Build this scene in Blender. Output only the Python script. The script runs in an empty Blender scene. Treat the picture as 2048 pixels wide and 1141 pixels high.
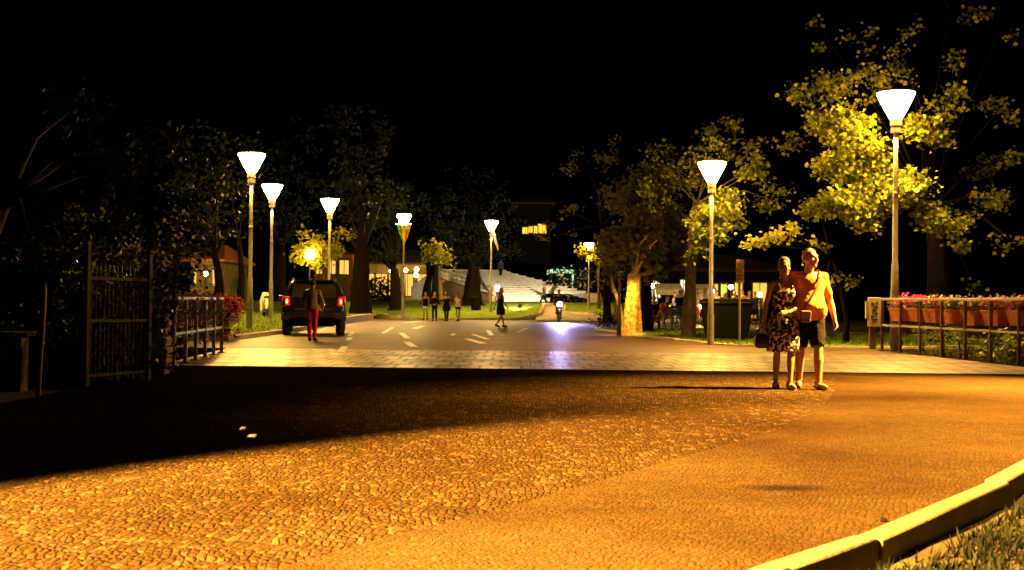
import bpy, bmesh, math, random
import numpy as np
from mathutils import Vector, Matrix, Quaternion, noise as mnoise
R = math.radians
C = bpy.context.scene.collection
SC = bpy.context.scene
random.seed(7)
# ------------------------------------------------------------------ camera
PW, PH, FPX, CAMZ, YH = 2048.0, 1141.0, 2400.0, 1.08, 602.0
PITCH, ROLL = math.atan((YH - PH / 2) / FPX), R(0.6)
cam_d = bpy.data.cameras.new('camera'); cam = bpy.data.objects.new('camera', cam_d); C.objects.link(cam)
cam_d.sensor_width = 36; cam_d.lens = 36 * FPX / PW; cam_d.clip_start = 0.05; cam_d.clip_end = 1500
CR = Matrix.Rotation(R(90) + PITCH, 3, 'X') @ Matrix.Rotation(ROLL, 3, 'Z')
cam.matrix_world = Matrix.Translation((0, 0, CAMZ)) @ CR.to_4x4()
SC.camera = cam
cam_d.dof.use_dof = True; cam_d.dof.focus_distance = 17; cam_d.dof.aperture_fstop = 4.0
# ------------------------------------------------------------------ night sky, exposure
world = bpy.data.worlds.new('World'); SC.world = world; world.use_nodes = True
wn = world.node_tree.nodes; wl = world.node_tree.links
bg = wn['Background']; sky = wn.new('ShaderNodeTexSky'); sky.sky_type = 'NISHITA'; sky.sun_disc = False
sky.sun_elevation = R(-9); sky.sun_rotation = R(200)
wl.new(sky.outputs[0], bg.inputs[0]); bg.inputs[1].default_value = 0.0008
SC.view_settings.view_transform = 'Standard'; SC.view_settings.look = 'None'
SC.view_settings.exposure = 1.5; SC.view_settings.gamma = 1.0
SC.render.engine = 'CYCLES'
cy = SC.cycles
cy.max_bounces = 5; cy.diffuse_bounces = 2; cy.glossy_bounces = 2; cy.transmission_bounces = 3; cy.transparent_max_bounces = 6
cy.caustics_reflective = False; cy.caustics_refractive = False
cy.sample_clamp_indirect = 3.0; cy.sample_clamp_direct = 0.0; cy.use_denoising = True
LAMP_COL = (1.0, 0.52, 0.10); FLOOD_COL = (1.0, 0.425, 0.06)
LAMP_L = 170.0
# two luminaires assumed outside the frame, aimed to shape the foreground light (posts built below)
FLOODS = [  # post base, head height, aim, watts, cone deg, blend, radius
    ((-9.0, -4.5, 0), 6.4, (-.5, 5.75, 0), 185000, 21.5, 0.35, 0.12),
    ((8.2, 15.6, 0), 5.9, (6.3, 14.2, 0), 46000, 88, 0.85, 0.16),
]
# ------------------------------------------------------------------ pixel -> place helpers
def ray(u, v):
    return CR @ Vector(((u - PW / 2) / FPX, -(v - PH / 2) / FPX, -1))
def P(u, v, d):
    r = ray(u, v); return Vector((0, 0, CAMZ)) + r * (d / r.y)
def G(u, v, z=0.0):
    r = ray(u, v); return Vector((0, 0, CAMZ)) + r * ((z - CAMZ) / r.z)
def XA(u, d, z=0.0):           # x for pixel column u at depth d and height z
    v = YH - (z - CAMZ) * FPX / d
    return P(u, v, d).x
# ------------------------------------------------------------------ materials
def mat(name, col, rough=0.7, metal=0.0, var=0.25, vscale=6.0, bump=0.0, bscale=40.0, spec=0.5, emit=None, estr=0.0, trans=0.0, col2=None):
    m = bpy.data.materials.new(name); m.use_nodes = True
    nt = m.node_tree; n = nt.nodes; l = nt.links; b = n['Principled BSDF']
    b.inputs['Roughness'].default_value = rough; b.inputs['Metallic'].default_value = metal
    b.inputs['Specular IOR Level'].default_value = spec
    tc = n.new('ShaderNodeTexCoord')
    nz = n.new('ShaderNodeTexNoise'); nz.inputs['Scale'].default_value = vscale; nz.inputs['Detail'].default_value = 5
    l.new(tc.outputs['Object'], nz.inputs['Vector'])
    rp = n.new('ShaderNodeValToRGB'); l.new(nz.outputs[0], rp.inputs[0])
    c2 = col2 or tuple(c * (1 - var) for c in col)
    rp.color_ramp.elements[0].position = 0.35; rp.color_ramp.elements[1].position = 0.65
    rp.color_ramp.elements[0].color = (*c2, 1); rp.color_ramp.elements[1].color = (*[min(1, c * (1 + var * .4)) for c in col], 1)
    l.new(rp.outputs[0], b.inputs['Base Color'])
    if bump:
        n2 = n.new('ShaderNodeTexNoise'); n2.inputs['Scale'].default_value = bscale; n2.inputs['Detail'].default_value = 4
        l.new(tc.outputs['Object'], n2.inputs['Vector'])
        bp = n.new('ShaderNodeBump'); bp.inputs['Strength'].default_value = bump; bp.inputs['Distance'].default_value = 0.02
        l.new(n2.outputs[0], bp.inputs['Height']); l.new(bp.outputs[0], b.inputs['Normal'])
    if emit:
        b.inputs['Emission Color'].default_value = (*emit, 1); b.inputs['Emission Strength'].default_value = estr
    if trans:
        tr = n.new('ShaderNodeBsdfTranslucent'); l.new(rp.outputs[0], tr.inputs[0])
        mx = n.new('ShaderNodeMixShader'); mx.inputs[0].default_value = trans
        l.new(b.outputs[0], mx.inputs[1]); l.new(tr.outputs[0], mx.inputs[2]); l.new(mx.outputs[0], n['Material Output'].inputs[0])
    return m
def emitter(name, col, s):
    m = bpy.data.materials.new(name); m.use_nodes = True
    n = m.node_tree.nodes; n.clear(); e = n.new('ShaderNodeEmission'); o = n.new('ShaderNodeOutputMaterial')
    e.inputs[0].default_value = (*col, 1); e.inputs[1].default_value = s; m.node_tree.links.new(e.outputs[0], o.inputs[0])
    return m
def ground_mat(name, build):
    m = bpy.data.materials.new(name); m.use_nodes = True
    build(m.node_tree, m.node_tree.nodes, m.node_tree.links, m.node_tree.nodes['Principled BSDF']); return m
def ramp(n, pts):
    r = n.new('ShaderNodeValToRGB'); e = r.color_ramp.elements
    while len(e) < len(pts): e.new(0.5)
    for k, (p, c) in enumerate(pts):
        e[k].position = p; e[k].color = (*c, 1) if len(c) == 3 else c
    return r
def mk_cobble(scale, dark, light, bumpd, rough, spec, warp=0.06, sy=1.0, joint=.35, grain=.25):
    def f(nt, n, l, b):
        tc = n.new('ShaderNodeTexCoord'); 
        nz = n.new('ShaderNodeTexNoise'); nz.inputs['Scale'].default_value = 2.2; nz.inputs['Detail'].default_value = 2
        l.new(tc.outputs['Object'], nz.inputs['Vector'])
        mx = n.new('ShaderNodeVectorMath'); mx.operation = 'MULTIPLY_ADD'; mx.inputs[1].default_value = (warp * 4, warp * 4, 0)
        l.new(nz.outputs['Color'], mx.inputs[0]); mp = n.new('ShaderNodeMapping'); mp.inputs['Scale'].default_value = (1, sy, 1); mp.inputs['Rotation'].default_value = (0, 0, R(8) if sy < .9 else R(25)); l.new(tc.outputs['Object'], mp.inputs['Vector']); l.new(mp.outputs[0], mx.inputs[2])
        vo = n.new('ShaderNodeTexVoronoi'); vo.inputs['Scale'].default_value = scale; vo.feature = 'DISTANCE_TO_EDGE'; vo.inputs['Randomness'].default_value = 0.45
        l.new(mx.outputs[0], vo.inputs['Vector'])
        vc = n.new('ShaderNodeTexVoronoi'); vc.inputs['Scale'].default_value = scale; vc.inputs['Randomness'].default_value = 0.45
        l.new(mx.outputs[0], vc.inputs['Vector'])
        rr = ramp(n, [(0.0, (0, 0, 0)), (0.05, (.55, .55, .55)), (0.28, (1, 1, 1))]); l.new(vo.outputs['Distance'], rr.inputs[0])
        n3 = n.new('ShaderNodeTexNoise'); n3.inputs['Scale'].default_value = 0.35; n3.inputs['Detail'].default_value = 6
        l.new(tc.outputs['Object'], n3.inputs['Vector'])
        cr = ramp(n, [(0.3, dark), (0.7, light)]); l.new(n3.outputs[0], cr.inputs[0])
        sx = n.new('ShaderNodeSeparateColor'); l.new(vc.outputs['Color'], sx.inputs[0])
        mr = ramp(n, [(0.0, (.7, .7, .7)), (.66, (.85, .85, .85)), (.8, (1.15, 1.15, 1.15)), (1, (1.8, 1.8, 1.8))] if sy < .9 else [(0, (.8, .8, .8)), (1, (1.15, 1.15, 1.15))]); l.new(sx.outputs[0], mr.inputs[0])  # some cobbles coloured brighter to stand for lamp glints
        m1 = n.new('ShaderNodeMix'); m1.data_type = 'RGBA'; m1.blend_type = 'MULTIPLY'; m1.inputs[0].default_value = 1
        l.new(cr.outputs[0], m1.inputs[6]); l.new(mr.outputs[0], m1.inputs[7])
        m2 = n.new('ShaderNodeMix'); m2.data_type = 'RGBA'; m2.blend_type = 'MULTIPLY'; m2.inputs[0].default_value = joint
        l.new(m1.outputs[2], m2.inputs[6]); l.new(rr.outputs[0], m2.inputs[7]); l.new(m2.outputs[2], b.inputs['Base Color'])
        n4 = n.new('ShaderNodeTexNoise'); n4.inputs['Scale'].default_value = 60; n4.inputs['Detail'].default_value = 3
        l.new(tc.outputs['Object'], n4.inputs['Vector'])
        ad = n.new('ShaderNodeMath'); ad.operation = 'MULTIPLY_ADD'; ad.inputs[1].default_value = grain; l.new(n4.outputs[0], ad.inputs[0]); l.new(rr.outputs[0], ad.inputs[2])
        a2 = n.new('ShaderNodeMath'); a2.operation = 'MULTIPLY_ADD'; a2.inputs[1].default_value = 0.5; l.new(sx.outputs[1], a2.inputs[0]); l.new(ad.outputs[0], a2.inputs[2])
        bp = n.new('ShaderNodeBump'); bp.inputs['Strength'].default_value = 1; bp.inputs['Distance'].default_value = bumpd
        l.new(a2.outputs[0], bp.inputs['Height']); l.new(bp.outputs[0], b.inputs['Normal'])
        df = n.new('ShaderNodeBsdfDiffuse'); df.inputs['Roughness'].default_value = rough   # dry matt stone: no sheen at grazing view
        l.new(m2.outputs[2], df.inputs['Color']); l.new(bp.outputs[0], df.inputs['Normal']); l.new(df.outputs[0], n['Material Output'].inputs[0])
    return f
def mk_deck(nt, n, l, b):
    tc = n.new('ShaderNodeTexCoord')
    br = n.new('ShaderNodeTexBrick'); br.inputs['Scale'].default_value = 1; br.inputs['Brick Width'].default_value = 0.34; br.inputs['Row Height'].default_value = 0.95
    br.inputs['Mortar Size'].default_value = 0.035; br.inputs['Mortar Smooth'].default_value = 0.3
    br.inputs['Color1'].default_value = (.50, .34, .14, 1); br.inputs['Color2'].default_value = (.46, .31, .125, 1); br.inputs['Mortar'].default_value = (.02, .017, .013, 1)
    nz = n.new('ShaderNodeTexNoise'); nz.inputs['Scale'].default_value = 1.1; nz.inputs['Detail'].default_value = 5
    l.new(tc.outputs['Object'], nz.inputs['Vector']); l.new(tc.outputs['Object'], br.inputs['Vector'])
    r = ramp(n, [(0.38, (.30, .26, .22)), (0.62, (1, 1, 1))]); l.new(nz.outputs[0], r.inputs[0])
    m = n.new('ShaderNodeMix'); m.data_type = 'RGBA'; m.blend_type = 'MULTIPLY'; m.inputs[0].default_value = 1
    l.new(br.outputs[0], m.inputs[6]); l.new(r.outputs[0], m.inputs[7]); l.new(m.outputs[2], b.inputs['Base Color'])
    mr = n.new('ShaderNodeMapRange'); mr.inputs['To Min'].default_value = 0.58; mr.inputs['To Max'].default_value = 0.28; l.new(nz.outputs[0], mr.inputs[0]); l.new(mr.outputs[0], b.inputs['Roughness'])
    n2 = n.new('ShaderNodeTexNoise'); n2.inputs['Scale'].default_value = 14; l.new(tc.outputs['Object'], n2.inputs['Vector'])
    ad = n.new('ShaderNodeMath'); ad.operation = 'MULTIPLY_ADD'; ad.inputs[1].default_value = -1.0; l.new(br.outputs['Fac'], ad.inputs[0]); l.new(n2.outputs[0], ad.inputs[2])
    bp = n.new('ShaderNodeBump'); bp.inputs['Strength'].default_value = 0.9; bp.inputs['Distance'].default_value = 0.014
    l.new(ad.outputs[0], bp.inputs['Height']); l.new(bp.outputs[0], b.inputs['Normal'])
def mk_asphalt(nt, n, l, b):
    tc = n.new('ShaderNodeTexCoord')
    nz = n.new('ShaderNodeTexNoise'); nz.inputs['Scale'].default_value = 0.5; nz.inputs['Detail'].default_value = 8
    l.new(tc.outputs['Object'], nz.inputs['Vector'])
    r = ramp(n, [(0.3, (.045, .026, .010)), (0.7, (.115, .066, .026))]); l.new(nz.outputs[0], r.inputs[0]); l.new(r.outputs[0], b.inputs['Base Color'])
    b.inputs['Roughness'].default_value = 0.56; b.inputs['Specular IOR Level'].default_value = 0.5
    n2 = n.new('ShaderNodeTexNoise'); n2.inputs['Scale'].default_value = 45; l.new(tc.outputs['Object'], n2.inputs['Vector'])
    bp = n.new('ShaderNodeBump'); bp.inputs['Strength'].default_value = 0.5; bp.inputs['Distance'].default_value = 0.012
    l.new(n2.outputs[0], bp.inputs['Height']); l.new(bp.outputs[0], b.inputs['Normal'])
M = dict(
    cobble=ground_mat('cobble stone', mk_cobble(25, (.024, .0165, .008), (.058, .042, .021), 0.022, 0.5, 0.06, 0.05, .5, .05, 1.0)),
    setts=ground_mat('small setts', mk_cobble(30, (.0165, .0112, .0055), (.055, .040, .020), 0.010, 0.85, 0.05, 0.05, .999, .06, 1.6)),
    deck=ground_mat('bridge slabs', mk_deck), asphalt=ground_mat('asphalt', mk_asphalt),
    soil=mat('soil', (.05, .035, .02), .95, bump=.6, bscale=20),
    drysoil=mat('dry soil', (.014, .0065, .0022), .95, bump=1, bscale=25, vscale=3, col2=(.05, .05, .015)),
    turf=mat('turf', (.14, .215, .008), .9, vscale=2.5, var=.45, bump=1, bscale=30, spec=.2),
    blade=mat('grass blade', (.16, .24, .008), .7, vscale=1.2, var=.5, trans=.3, spec=.2),
    darkblade=mat('shaded grass blade', (.0012, .0045, .0006), .7, vscale=2, var=.5, trans=.2, spec=.2),  # blade colour darkened to stand in for shade below the kerb
    kerb=mat('kerb stone', (.17, .145, .105), .75, vscale=5, bump=.3, bscale=30),
    paint=mat('road paint', (.78, .74, .62), .55, vscale=8, var=.3),
    lawnkerb=mat('lawn kerb stone', (.52, .45, .33), .75, vscale=5, bump=.3, bscale=30),
    path=mat('gravel path', (.42, .36, .27), .9, vscale=3, bump=.4, bscale=30),
    steel=mat('galvanised steel', (.30, .27, .23), .45, metal=.15, vscale=9, var=.3),
    darksteel=mat('dark painted steel', (.06, .05, .04), .5, metal=.3),
    rail=mat('painted rail', (.50, .46, .44), .45, metal=.2, vscale=9),
    lampglass=emitter('lamp diffuser', LAMP_COL, LAMP_L), lampnear=emitter('bright lamp diffuser', LAMP_COL, LAMP_L * 1.35), lampwhite=emitter('whiter lamp diffuser', (1, .62, .2), LAMP_L * 1.0),
    cap=mat('lamp cap', (.30, .26, .4), .4, metal=.2),
    globe=emitter('globe lamp glass', (1, .62, .12), 60), globesoft=emitter('small globe glass', (1, .62, .14), 130),
    winlit=emitter('lit window', (1, .5, .08), .5), winwhite=emitter('lit white window', (1, .80, .45), .7), orangelamp=emitter('orange lantern', (1, .33, .02), 1.2),
    signgreen=emitter('pale green backlit sign', (.45, .9, .45), .55),
    bark=mat('bark', (.055, .036, .022), .95, vscale=7, var=.5, bump=1, bscale=18),
    darkbark=mat('dark wet bark', (.007, .005, .003), .95, spec=.06, vscale=7, var=.5, bump=1, bscale=18),  # near-black bark colour stands in for trunks left unlit
    palebark=mat('pale bark', (.42, .28, .08), .9, vscale=9, col2=(.16, .09, .02), var=.2, bump=1, bscale=16),
    leaf=mat('plane leaf', (.23, .24, .012), .55, vscale=1.3, var=.45, trans=.35, spec=.3),
    leafgreen=mat('greener leaf', (.09, .13, .010), .55, vscale=1.3, var=.5, trans=.3, spec=.2),
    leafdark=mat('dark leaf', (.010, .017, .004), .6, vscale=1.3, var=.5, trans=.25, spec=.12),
    leafdry=mat('dry leaf', (.11, .10, .025), .6, vscale=1.3, var=.5, trans=.3, spec=.25),
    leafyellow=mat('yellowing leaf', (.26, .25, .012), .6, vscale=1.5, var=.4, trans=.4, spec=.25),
    ivy=mat('ivy leaf', (.10, .10, .05), .35, vscale=5, var=.6, trans=.15),
    palm=mat('palm frond', (.12, .15, .03), .5, vscale=4, var=.5, trans=.2),
    terracotta=mat('terracotta', (.60, .19, .045), .8, vscale=8, var=.3, bump=.2),
    urn=mat('cast stone urn', (.55, .42, .2), .8, vscale=7, bump=.3),
    petalpink=mat('pink petals', (.9, .07, .5), .6, vscale=12, var=.5, trans=.3), petalred=mat('red petals', (.65, .03, .03), .6, vscale=12, var=.5, trans=.3),
    petalwhite=mat('cream petals', (.8, .72, .45), .6, vscale=12, var=.3, trans=.3), petalpurple=mat('purple petals', (.45, .06, .5), .6, vscale=12, var=.5, trans=.3),
    petalorange=mat('orange red petals', (.8, .10, .02), .6, vscale=12, var=.5, trans=.3),
    plant=mat('planter leaves', (.11, .17, .03), .6, vscale=10, var=.5, trans=.25),
    stone=mat('rough stone', (.30, .23, .15), .9, vscale=5, var=.5, bump=1, bscale=9),
    whitestone=mat('white stone', (.72, .68, .60), .7, vscale=2.5, var=.2, bump=.2), greystone=mat('grey stone', (.38, .34, .27), .8, vscale=3, var=.3),
    brownwall=mat('ochre wall', (.36, .22, .08), .85, vscale=3, var=.35, bump=.3),
    black=mat('black', (.003, .003, .003), .8, spec=.08), plate=mat('white plate', (.75, .72, .66), .5),
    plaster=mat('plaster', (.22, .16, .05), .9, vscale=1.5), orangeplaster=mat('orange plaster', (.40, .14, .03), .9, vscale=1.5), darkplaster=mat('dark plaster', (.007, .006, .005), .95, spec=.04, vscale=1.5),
    tile=mat('roof tile', (.03, .012, .007), .9, vscale=4, bump=.8, bscale=8), shutter=mat('shutter', (.06, .09, .04), .7), awning=mat('awning canvas', (.75, .7, .6), .8, vscale=3),
    carpaint=mat('black car paint', (.022, .020, .017), .25, spec=.7, var=.1), carglass=mat('dark tinted glass', (.10, .075, .045), .12, spec=.8, var=.1),
    carplastic=mat('black plastic trim', (.025, .024, .022), .6), chrome=mat('chrome', (.7, .68, .62), .2, metal=1, var=.1), tyre=mat('tyre rubber', (.012, .012, .012), .8), alloy=mat('alloy rim', (.4, .38, .36), .35, metal=.8),
    taillight=emitter('lit tail lamp core', (1, .24, .06), 1.3), redlens=mat('red tail lens', (.6, .01, .01), .25, emit=(1, .01, .01), estr=.16), whitelens=mat('clear lens', (.7, .6, .5), .2), skin=mat('skin', (.27, .135, .07), .55, vscale=10, var=.15),
    skinpale=mat('pale skin', (.62, .36, .22), .55, vscale=10, var=.12), eye=mat('eye', (.03, .02, .015), .3), lip=mat('lip', (.36, .11, .08), .5),
    hairbrown=mat('brown hair', (.06, .03, .015), .6, vscale=30, var=.5, bump=.6, bscale=60), hairgrey=mat('grey hair', (.2, .16, .11), .6, vscale=30, var=.4, bump=.6, bscale=60), hairblack=mat('black hair', (.015, .012, .01), .5, vscale=30, bump=.5),
    tee=mat('orange ochre cotton', (.42, .135, .014), .85, vscale=9, var=.15, bump=.35, bscale=14), darkcloth=mat('black cloth', (.005, .005, .005), .9, spec=.08, bump=.3, bscale=20), navy=mat('navy cloth', (.02, .022, .045), .85, bump=.3, bscale=20), whitecloth=mat('white cloth', (.8, .76, .7), .85, bump=.3, bscale=16),
    greycloth=mat('taupe cloth', (.30, .22, .16), .85, bump=.3, bscale=18), redcloth=mat('red cloth', (.8, .02, .025), .8, vscale=8, bump=.4, bscale=16), pinkcloth=mat('pink cloth', (.7, .12, .2), .85), bluecloth=mat('pale blue cloth', (.35, .4, .6), .85), jeans=mat('jeans', (.035, .04, .07), .85, bump=.3),
    dress=mat('patterned dress cloth', (.46, .39, .37), .85, vscale=24, col2=(.008, .006, .010), spec=.1, bump=.3, bscale=18), leather=mat('dark leather', (.008, .006, .005), .45), strap=mat('woven strap', (.10, .06, .03), .7), sandal=mat('sandal', (.04, .025, .015), .6), tan=mat('tan sandal', (.28, .18, .09), .6),
    bulb=emitter('bicycle headlight', (.62, .62, 1.0), 800), signback=mat('sign panel', (.42, .30, .16), .6, vscale=10), signface=mat('sign pictogram', (.7, .66, .55), .5),
    flagyellow=mat('yellow cloth', (.62, .42, .03), .8, trans=.3), flaggreen=mat('green cloth', (.06, .3, .03), .8, trans=.3), wood=mat('wood', (.2, .12, .06), .8, vscale=8, bump=.4), copper=mat('cover plate', (.5, .45, .4), .3, metal=1),
)
# crowd the ramp of the dress towards hard blotches
_r = [x for x in M['dress'].node_tree.nodes if x.type == 'VALTORGB'][0]; _r.color_ramp.elements[0].position = .50; _r.color_ramp.elements[1].position = .56
# ------------------------------------------------------------------ object helpers
def tag(o, label=None, cat=None, group=None, kind=None):
    if label: o['label'] = label
    if cat: o['category'] = cat
    if group: o['group'] = group
    if kind: o['kind'] = kind
    return o
def thing(name, label, cat, loc=(0, 0, 0), rz=0.0, group=None):
    o = bpy.data.objects.new(name, None); C.objects.link(o); o.empty_display_size = .2
    o.location = loc; o.rotation_euler = (0, 0, rz); return tag(o, label, cat, group)
def link(name, me, m, parent=None, smooth=None):
    for x in (m if isinstance(m, (list, tuple)) else [m]): me.materials.append(x)
    o = bpy.data.objects.new(name, me); C.objects.link(o)
    if parent: o.parent = parent
    if smooth is not None:
        me.polygons.foreach_set('use_smooth', [True] * len(me.polygons)); me.set_sharp_from_angle(angle=R(smooth))
    return o
class MB:
    def __init__(s): s.v = []; s.f = []; s.m = []; s.mi = 0
    def add(s, vs, fs):
        b = len(s.v); s.v += [tuple(x) for x in vs]; s.f += [[i + b for i in f] for f in fs]; s.m += [s.mi] * len(fs); return s
    def box(s, c, size, rot=None, taper=1.0):
        hx, hy, hz = [x / 2 for x in size]; c = Vector(c)
        p = [(-hx, -hy, -hz), (hx, -hy, -hz), (hx, hy, -hz), (-hx, hy, -hz), (-hx * taper, -hy * taper, hz), (hx * taper, -hy * taper, hz), (hx * taper, hy * taper, hz), (-hx * taper, hy * taper, hz)]
        p = [Vector(q) for q in p]
        if rot is not None: p = [rot @ q for q in p]
        return s.add([q + c for q in p], [(3, 2, 1, 0), (4, 5, 6, 7), (0, 1, 5, 4), (1, 2, 6, 5), (2, 3, 7, 6), (3, 0, 4, 7)])
    def rings(s, rings, cap=True):
        n = len(rings[0]); vs = [p for r in rings for p in r]; fs = []
        for i in range(len(rings) - 1):
            for k in range(n):
                a = i * n + k; b2 = i * n + (k + 1) % n; fs.append((a, b2, b2 + n, a + n))
        if cap: fs.append(tuple(range(n))[::-1]); fs.append(tuple(range((len(rings) - 1) * n, len(rings) * n)))
        return s.add(vs, fs)
    def tube(s, pts, rad, n=8, cap=True, round_ends=False, flat=1.0):
        pts = [Vector(p) for p in pts]; rad = list(rad) if hasattr(rad, '__len__') else [rad] * len(pts)
        if round_ends:
            d0 = (pts[0] - pts[1]).normalized(); d1 = (pts[-1] - pts[-2]).normalized()
            pts = [pts[0] + d0 * rad[0] * .8] + pts + [pts[-1] + d1 * rad[-1] * .8]; rad = [rad[0] * .5] + rad + [rad[-1] * .5]
        T = []
        for i in range(len(pts)):
            a = pts[max(i - 1, 0)]; b = pts[min(i + 1, len(pts) - 1)]; t = b - a
            T.append(t.normalized() if t.length > 1e-9 else Vector((0, 0, 1)))
        up = Vector((0, 1, 0)) if abs(T[0].y) < .9 else Vector((1, 0, 0))
        x = T[0].cross(up).normalized(); rs = []
        for p, r, t in zip(pts, rad, T):
            x = (x - t * x.dot(t)).normalized(); y = t.cross(x)
            rs.append([p + x * (r * math.cos(2 * math.pi * k / n)) + y * (r * flat * math.sin(2 * math.pi * k / n)) for k in range(n)])
        return s.rings(rs, cap)
    def lathe(s, prof, c=(0, 0, 0), n=24, cap=True):
        c = Vector(c); return s.rings([[c + Vector((r * math.cos(2 * math.pi * k / n), r * math.sin(2 * math.pi * k / n), z)) for k in range(n)] for r, z in prof], cap)
    def ball(s, c, r, n=10, m=7, rot=None):
        r = r if hasattr(r, '__len__') else (r, r, r); c = Vector(c); rs = []
        for i in range(m):
            a = -math.pi / 2 + math.pi * (i + .35) / (m - .3); q = []
            for k in range(n):
                p = Vector((r[0] * math.cos(a) * math.cos(2 * math.pi * k / n), r[1] * math.cos(a) * math.sin(2 * math.pi * k / n), r[2] * math.sin(a)))
                q.append(c + (rot @ p if rot is not None else p))
            rs.append(q)
        return s.rings(rs)
    def poly(s, pts): return s.add(pts, [tuple(range(len(pts)))])
    def prism(s, pts, off):
        off = Vector(off); pts = [Vector(p) for p in pts]; n = len(pts)
        return s.add(pts + [p + off for p in pts], [tuple(range(n)), tuple(range(2 * n - 1, n - 1, -1))] + [(i + n, (i + 1) % n + n, (i + 1) % n, i) for i in range(n)])
    def mesh(s, name):
        me = bpy.data.meshes.new(name); me.from_pydata(s.v, [], s.f)
        me.polygons.foreach_set('material_index', s.m); me.update(); return me
    def fixed(s, name):
        me = s.mesh(name); b = bmesh.new(); b.from_mesh(me); bmesh.ops.recalc_face_normals(b, faces=b.faces); b.to_mesh(me); b.free(); return me
    def build(s, name, m, parent=None, smooth=30, bevel=0):
        o = link(name, s.fixed(name), m, parent, smooth)
        if bevel:
            b = o.modifiers.new('bevel', 'BEVEL'); b.width = bevel; b.segments = 2; b.limit_method = 'ANGLE'
        return o
def struct(name, mb, m, bevel=0): return tag(mb.build(name, m, None, 30, bevel), kind='structure')
rng = np.random.default_rng(11)
LOBED = np.array([(0, -.5), (.22, -.30), (.5, -.28), (.33, -.02), (.46, .22), (.16, .2), (0, .55), (-.16, .2), (-.46, .22), (-.33, -.02), (-.5, -.28), (-.22, -.30)])
DIAM = np.array([(0, -.5), (.27, -.05), (0, .5), (-.27, -.05)])
SLIM = np.array([(0, -.5), (.10, 0), (0, .6), (-.10, 0)])
PETAL = np.array([(0, -.5), (.45, -.2), (.35, .4), (-.35, .4), (-.45, -.2)])
BROAD = np.array([(0, -.5), (.34, -.2), (.3, .18), (0, .55), (-.3, .18), (-.34, -.2)])
def leaf_mesh(name, pos, size, shape, seed=0, droop=.35, mats=1):
    g = np.random.default_rng(seed); n = len(pos); k = len(shape); sz = size * g.uniform(.6, 1.35, n)
    nrm = g.normal(size=(n, 3)); nrm[:, 2] = np.abs(nrm[:, 2]) * 1 + droop; nrm /= np.linalg.norm(nrm, axis=1)[:, None]
    t = g.normal(size=(n, 3)); t -= nrm * (t * nrm).sum(1)[:, None]; t /= np.linalg.norm(t, axis=1)[:, None]
    b = np.cross(nrm, t)
    V = pos[:, None, :] + sz[:, None, None] * (shape[None, :, 0, None] * t[:, None, :] + shape[None, :, 1, None] * b[:, None, :])
    V += nrm[:, None, :] * (sz[:, None, None] * -.35 * np.abs(shape[None, :, 0, None]) ** 1.0)
    V = V.reshape(-1, 3); me = bpy.data.meshes.new(name)
    me.vertices.add(n * k); me.vertices.foreach_set('co', V.astype(np.float32).ravel())
    me.loops.add(n * k); me.loops.foreach_set('vertex_index', np.arange(n * k, dtype=np.int32))
    me.polygons.add(n); me.polygons.foreach_set('loop_start', np.arange(0, n * k, k, dtype=np.int32))
    if mats > 1: me.polygons.foreach_set('material_index', g.integers(0, mats, n).astype(np.int32))
    me.update(calc_edges=True); me.validate(); return me
def clump_points(blobs, seed=0, per=16, spread=.16):
    g = np.random.default_rng(seed); out = []; twigs = []
    for (c, r, n) in blobs:
        r = np.array(r if hasattr(r, '__len__') else (r, r, r * .85)); c = np.array(c)
        kt = max(1, n // per); d = g.normal(size=(kt, 3)); d /= np.linalg.norm(d, axis=1)[:, None]
        cen = c + d * r * (g.uniform(.15, 1, kt) ** .45)[:, None]
        for q in cen:
            twigs.append((Vector(c), Vector(q))); out.append(q + g.normal(size=(per, 3)) * spread * np.array((1.15, 1.15, .8)))
    return np.concatenate(out), twigs
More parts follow.
